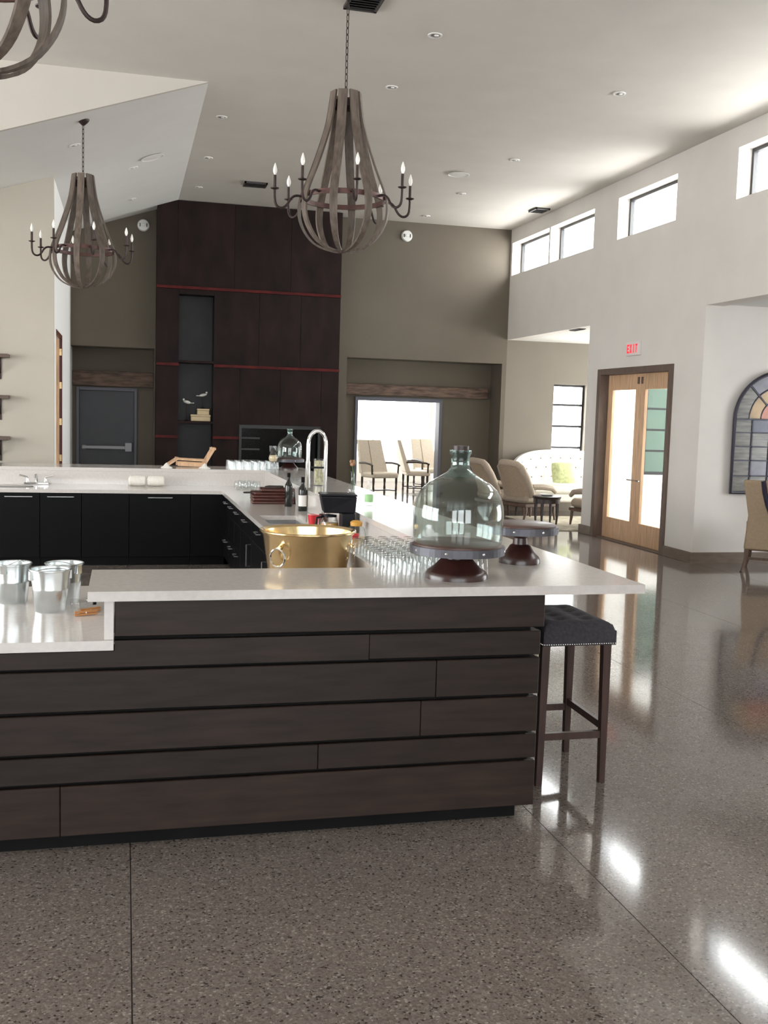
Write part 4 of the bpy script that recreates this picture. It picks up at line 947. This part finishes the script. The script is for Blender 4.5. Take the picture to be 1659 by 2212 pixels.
# tufted sofa
t = thing('tufted_sofa', 'white tufted camelback sofa under the tall window', 'sofa', (8.3, 18.25, .001))
nx, nz_ = 36, 14; vs = []; fs = []
def sofa_back(u, v):            # u -1..1 across, v 0..1 up
    top = 1.22-.24*abs(u)**3.2
    x = 1.05*u; z = .42+(top-.42)*v; y = .34+.16*v-.42*abs(u)**6*(1-.3*v)
    return x, y, z
for side in (0, 1):
    for j in range(nz_+1):
        for i in range(nx+1):
            u = -1+2*i/nx; v = j/nz_; x, y, z = sofa_back(u, v)
            if side == 0:
                for tu in range(-4, 5):
                    for tv, off in ((.35, 0), (.58, .5), (.8, 0)):
                        uu = (tu+off)*.2
                        if abs(uu) < .86: y += .035*math.exp(-((x-1.05*uu)**2+((v-tv)*.75)**2)/.0025)
            else: y += .14; z -= .01*(v > .9)
            vs.append((x, y, z))
n1 = (nx+1)*(nz_+1)
for s_ in (0, 1):
    for j in range(nz_):
        for i in range(nx): a = s_*n1+j*(nx+1)+i; fs.append((a, a+1, a+nx+2, a+nx+1))
for i in range(nx):
    a = nz_*(nx+1)+i; fs.append((a, a+1, n1+a+1, n1+a)); fs.append((i+1, i, n1+i, n1+i+1))
for j in range(nz_):
    a = j*(nx+1); fs.append((a, a+nx+1, n1+a+nx+1, n1+a)); a += nx; fs.append((a, a+nx+1, n1+a+nx+1, n1+a))
bk = MB().add(vs, fs).build('backrest', 'linen_white', t, smooth=True)
bt = MB().lathe([(.014, -.003), (.01, .006), (0, .009)], 8).mesh('tuft_button', 'burlap', True)
for tu in range(-4, 5):
    for tv, off in ((.35, 0), (.58, .5), (.8, 0)):
        uu = (tu+off)*.2
        if abs(uu) < .86: x, y, z = sofa_back(uu, tv); put('tuft_button', bt, bk, (x, y+.018, z), (PI/2, 0, 0))
MB().bbox(-.98, .98, -.42, .42, .26, .42, .03).build('seat_base', 'linen_white', t, bev=.02)
MB().bbox(-.93, .93, -.45, .36, .42, .56, .04).build('seat_cushion', 'linen_white', t, bev=.03)
for s in (-1, 1):
    MB().bbox(s*1.0-.08, s*1.0+.08, -.40, .30, .26, .72, .05).build('armrest', 'linen_white', t, bev=.03)
    for y in (-.36, .36): MB().tube([(s*.92, y, .27), (s*.93, y, .12), (s*.94, y, 0)], [.035, .026, .018], 8).build('leg', 'dark_wood', t, smooth=True)
vs = []; fs = []; n = 10
for sd in (-1, 1):
    for j in range(n+1):
        for i in range(n+1):
            u = -1+2*i/n; v = -1+2*j/n; vs.append((.24*u*(1-.06*v*v), sd*(.012+.075*(1-u**4)*(1-v**4)), .2*v*(1-.06*u*u)))
k = (n+1)**2
for sd in (0, 1):
    for j in range(n):
        for i in range(n): a = sd*k+j*(n+1)+i; fs.append((a, a+1, a+n+2, a+n+1))
ed = list(range(n+1))+[j*(n+1)+n for j in range(1, n+1)]+[n*(n+1)+i for i in range(n-1, -1, -1)]+[j*(n+1) for j in range(n-1, 0, -1)]
for q in range(len(ed)): a, b_ = ed[q], ed[(q+1) % len(ed)]; fs.append((a, b_, k+b_, k+a))
o = MB().add(vs, fs).build('cushion', 'green_cushion', None, (8.12, 18.17, .80), smooth=True); o.rotation_euler = (R(-16), 0, 0); tag(o, 'pale green cushion leaning on the tufted sofa', 'cushion')
# two spoon-back armchairs
def armchair(loc, rz, lb):
    t = thing('armchair', lb, 'armchair', loc, rz)
    pr = [(-.36, .42), (-.38, .55), (-.47, .78), (-.54, .93), (-.57, .99)]      # (y, z) centre line of the back, leaning to -y
    vs = []; fs = []; n = 14
    for side in (0, 1):
        for j, (y, z) in enumerate(pr):
            wd = (.33, .33, .31, .28, .22)[j]
            for i in range(n+1):
                u = -1+2*i/n; vs.append((wd*u, y+(.05 if side else -.05)+.16*u*u*(1-.12*j), z-(.05*u*u if j == 4 else 0)))
    k = (n+1)*len(pr)
    for s_ in (0, 1):
        for j in range(len(pr)-1):
            for i in range(n): a = s_*k+j*(n+1)+i; fs.append((a, a+1, a+n+2, a+n+1))
    for i in range(n): a = (len(pr)-1)*(n+1)+i; fs += [(a, a+1, k+a+1, k+a), (i, i+1, k+i+1, k+i)]
    for j in range(len(pr)-1):
        for a in (j*(n+1), j*(n+1)+n): fs.append((a, a+n+1, k+a+n+1, k+a))
    bk = MB().add(vs, fs).build('backrest', 'burlap', t, smooth=True)
    rim = [(.33*s*1, y+.16+.0, z) for s in (1,) for y, z in pr[:4]]
    path = [(-(.33, .33, .31, .28)[j], pr[j][0]+.16*(1-.12*j), pr[j][1]) for j in range(4)]+[(-.20, -.545+.08, .985), (-.1, -.575+.02, 1.005), (0, -.58, 1.01), (.1, -.575+.02, 1.005), (.20, -.545+.08, .985)]+[((.33, .33, .31, .28)[j], pr[j][0]+.16*(1-.12*j), pr[j][1]) for j in (3, 2, 1, 0)]
    MB().tube(path, .062, 10).build('rolled_edge', 'linen_shaded', t, smooth=True)
    MB().bbox(-.33, .33, -.34, .40, .30, .46, .05).build('seat', 'linen_shaded', t, bev=.03)
    MB().bbox(-.34, .34, -.36, .40, .24, .30, .01).build('seat_rail', 'brown_wood', t)
    for s in (-1, 1):
        MB().tube([(s*.34, -.22, .60), (s*.37, 0, .60), (s*.37, .22, .57), (s*.36, .32, .50)], [.05, .05, .045, .035], 8).build('armrest', 'linen_shaded', t, smooth=True)
        for y in (-.32, .34): MB().tube([(s*.30, y, .26), (s*.31, y, .16), (s*.32, y+(.02 if y > 0 else -.06), .0)], [.03, .028, .017], 8).build('leg', 'brown_wood', t, smooth=True)
armchair((7.0, 17.15, .02), R(-70), 'nearer spoon-back armchair with bare burlap back facing the alcove')
armchair((6.80, 18.05, 0), R(-84), 'farther spoon-back armchair half hidden behind the large cloche')
armchair((7.80, 15.95, .02), R(8), 'spoon-back armchair cut off by the wall end beside the coffee table')
# coffee table
t = thing('coffee_table', 'round dark coffee table on the alcove rug', 'table', (7.04, 16.40, .016))
MB().lathe([(.20, .43), (.235, .435), (.245, .45), (.245, .475), (.23, .48), (0, .48)], 30).build('tabletop', 'dark_wood', t, smooth=True)
MB().lathe([(.21, .36), (.228, .36), (.228, .432), (.21, .432), (.21, .36)], 30).build('apron', 'dark_wood', t)
for k in range(4):
    a = PI/4+k*PI/2; MB().tube([(.19*math.cos(a), .19*math.sin(a), .43), (.20*math.cos(a), .20*math.sin(a), .2), (.19*math.cos(a), .19*math.sin(a), 0)], [.03, .026, .016], 8).build('leg', 'dark_wood', t, smooth=True)
t = thing('serving_tray', 'small pale dish on the round coffee table', 'dish', (7.04, 16.39, .4965)); MB().lathe([(.0, 0), (.08, 0), (.13, .03), (.126, .032), (.078, .006), (0, .006)], 24).build('dish_body', 'feather', t, smooth=True)
# high-backed dining chairs of the bright room
def hall_chair(loc, rz, lb):
    t = thing('high_back_chair', lb, 'chair', loc, rz)
    m = MB(); m.add([(-.36, -.26, .46), (.36, -.26, .46), (.36, -.14, .46), (-.36, -.14, .46), (-.31, -.48, 1.22), (.31, -.48, 1.22), (.31, -.39, 1.22), (-.31, -.39, 1.22)], [(0, 3, 2, 1), (4, 5, 6, 7), (0, 1, 5, 4), (1, 2, 6, 5), (2, 3, 7, 6), (3, 0, 4, 7)])
    bk = m.build('backrest', 'linen', t, bev=.02)
    MB().tube([(.05, -.13, .47), (.05, -.385, 1.2)], .008, 6).build('seam', 'burlap', bk, smooth=True)
    MB().bbox(-.34, .34, -.24, .34, .38, .50, .03).build('seat', 'linen', t, bev=.02)
    for s in (-1, 1):
        MB().tube([(s*.36, -.25, .70), (s*.37, .0, .71), (s*.37, .22, .69), (s*.37, .30, .66)], .022, 8).build('armrest', 'dark_wood', t, smooth=True)
        MB().tube([(s*.36, .27, .68), (s*.35, .27, .46)], .02, 8).build('arm_post', 'dark_wood', t, smooth=True)
        for y in (-.2, .27): MB().lathe([(.022, 0), (.028, .03), (.018, .06), (.028, .12), (.02, .2), (.028, .28), (.026, .39)], 10, (s*.31, y, 0)).build('leg', 'dark_wood', t, smooth=True)
        MB().bar((s*.31, -.2, .09), (s*.31, .27, .09), .025, .025).build('stretcher', 'dark_wood', t)
    MB().bar((-.31, .03, .09), (.31, .03, .09), .025, .025).build('stretcher', 'dark_wood', t)
hall_chair((5.6, 22.7, 0), R(-160), 'high-backed linen chair facing the viewer, left in the bright doorway')
hall_chair((6.72, 23.7, 0), R(-95), 'high-backed linen chair seen edge-on in the middle of the bright doorway')
hall_chair((7.45, 24.9, 0), R(-165), 'high-backed linen chair at the right side of the bright doorway')
hall_chair((4.9, 24.0, 0), R(-175), 'high-backed linen chair at the left side of the bright doorway')
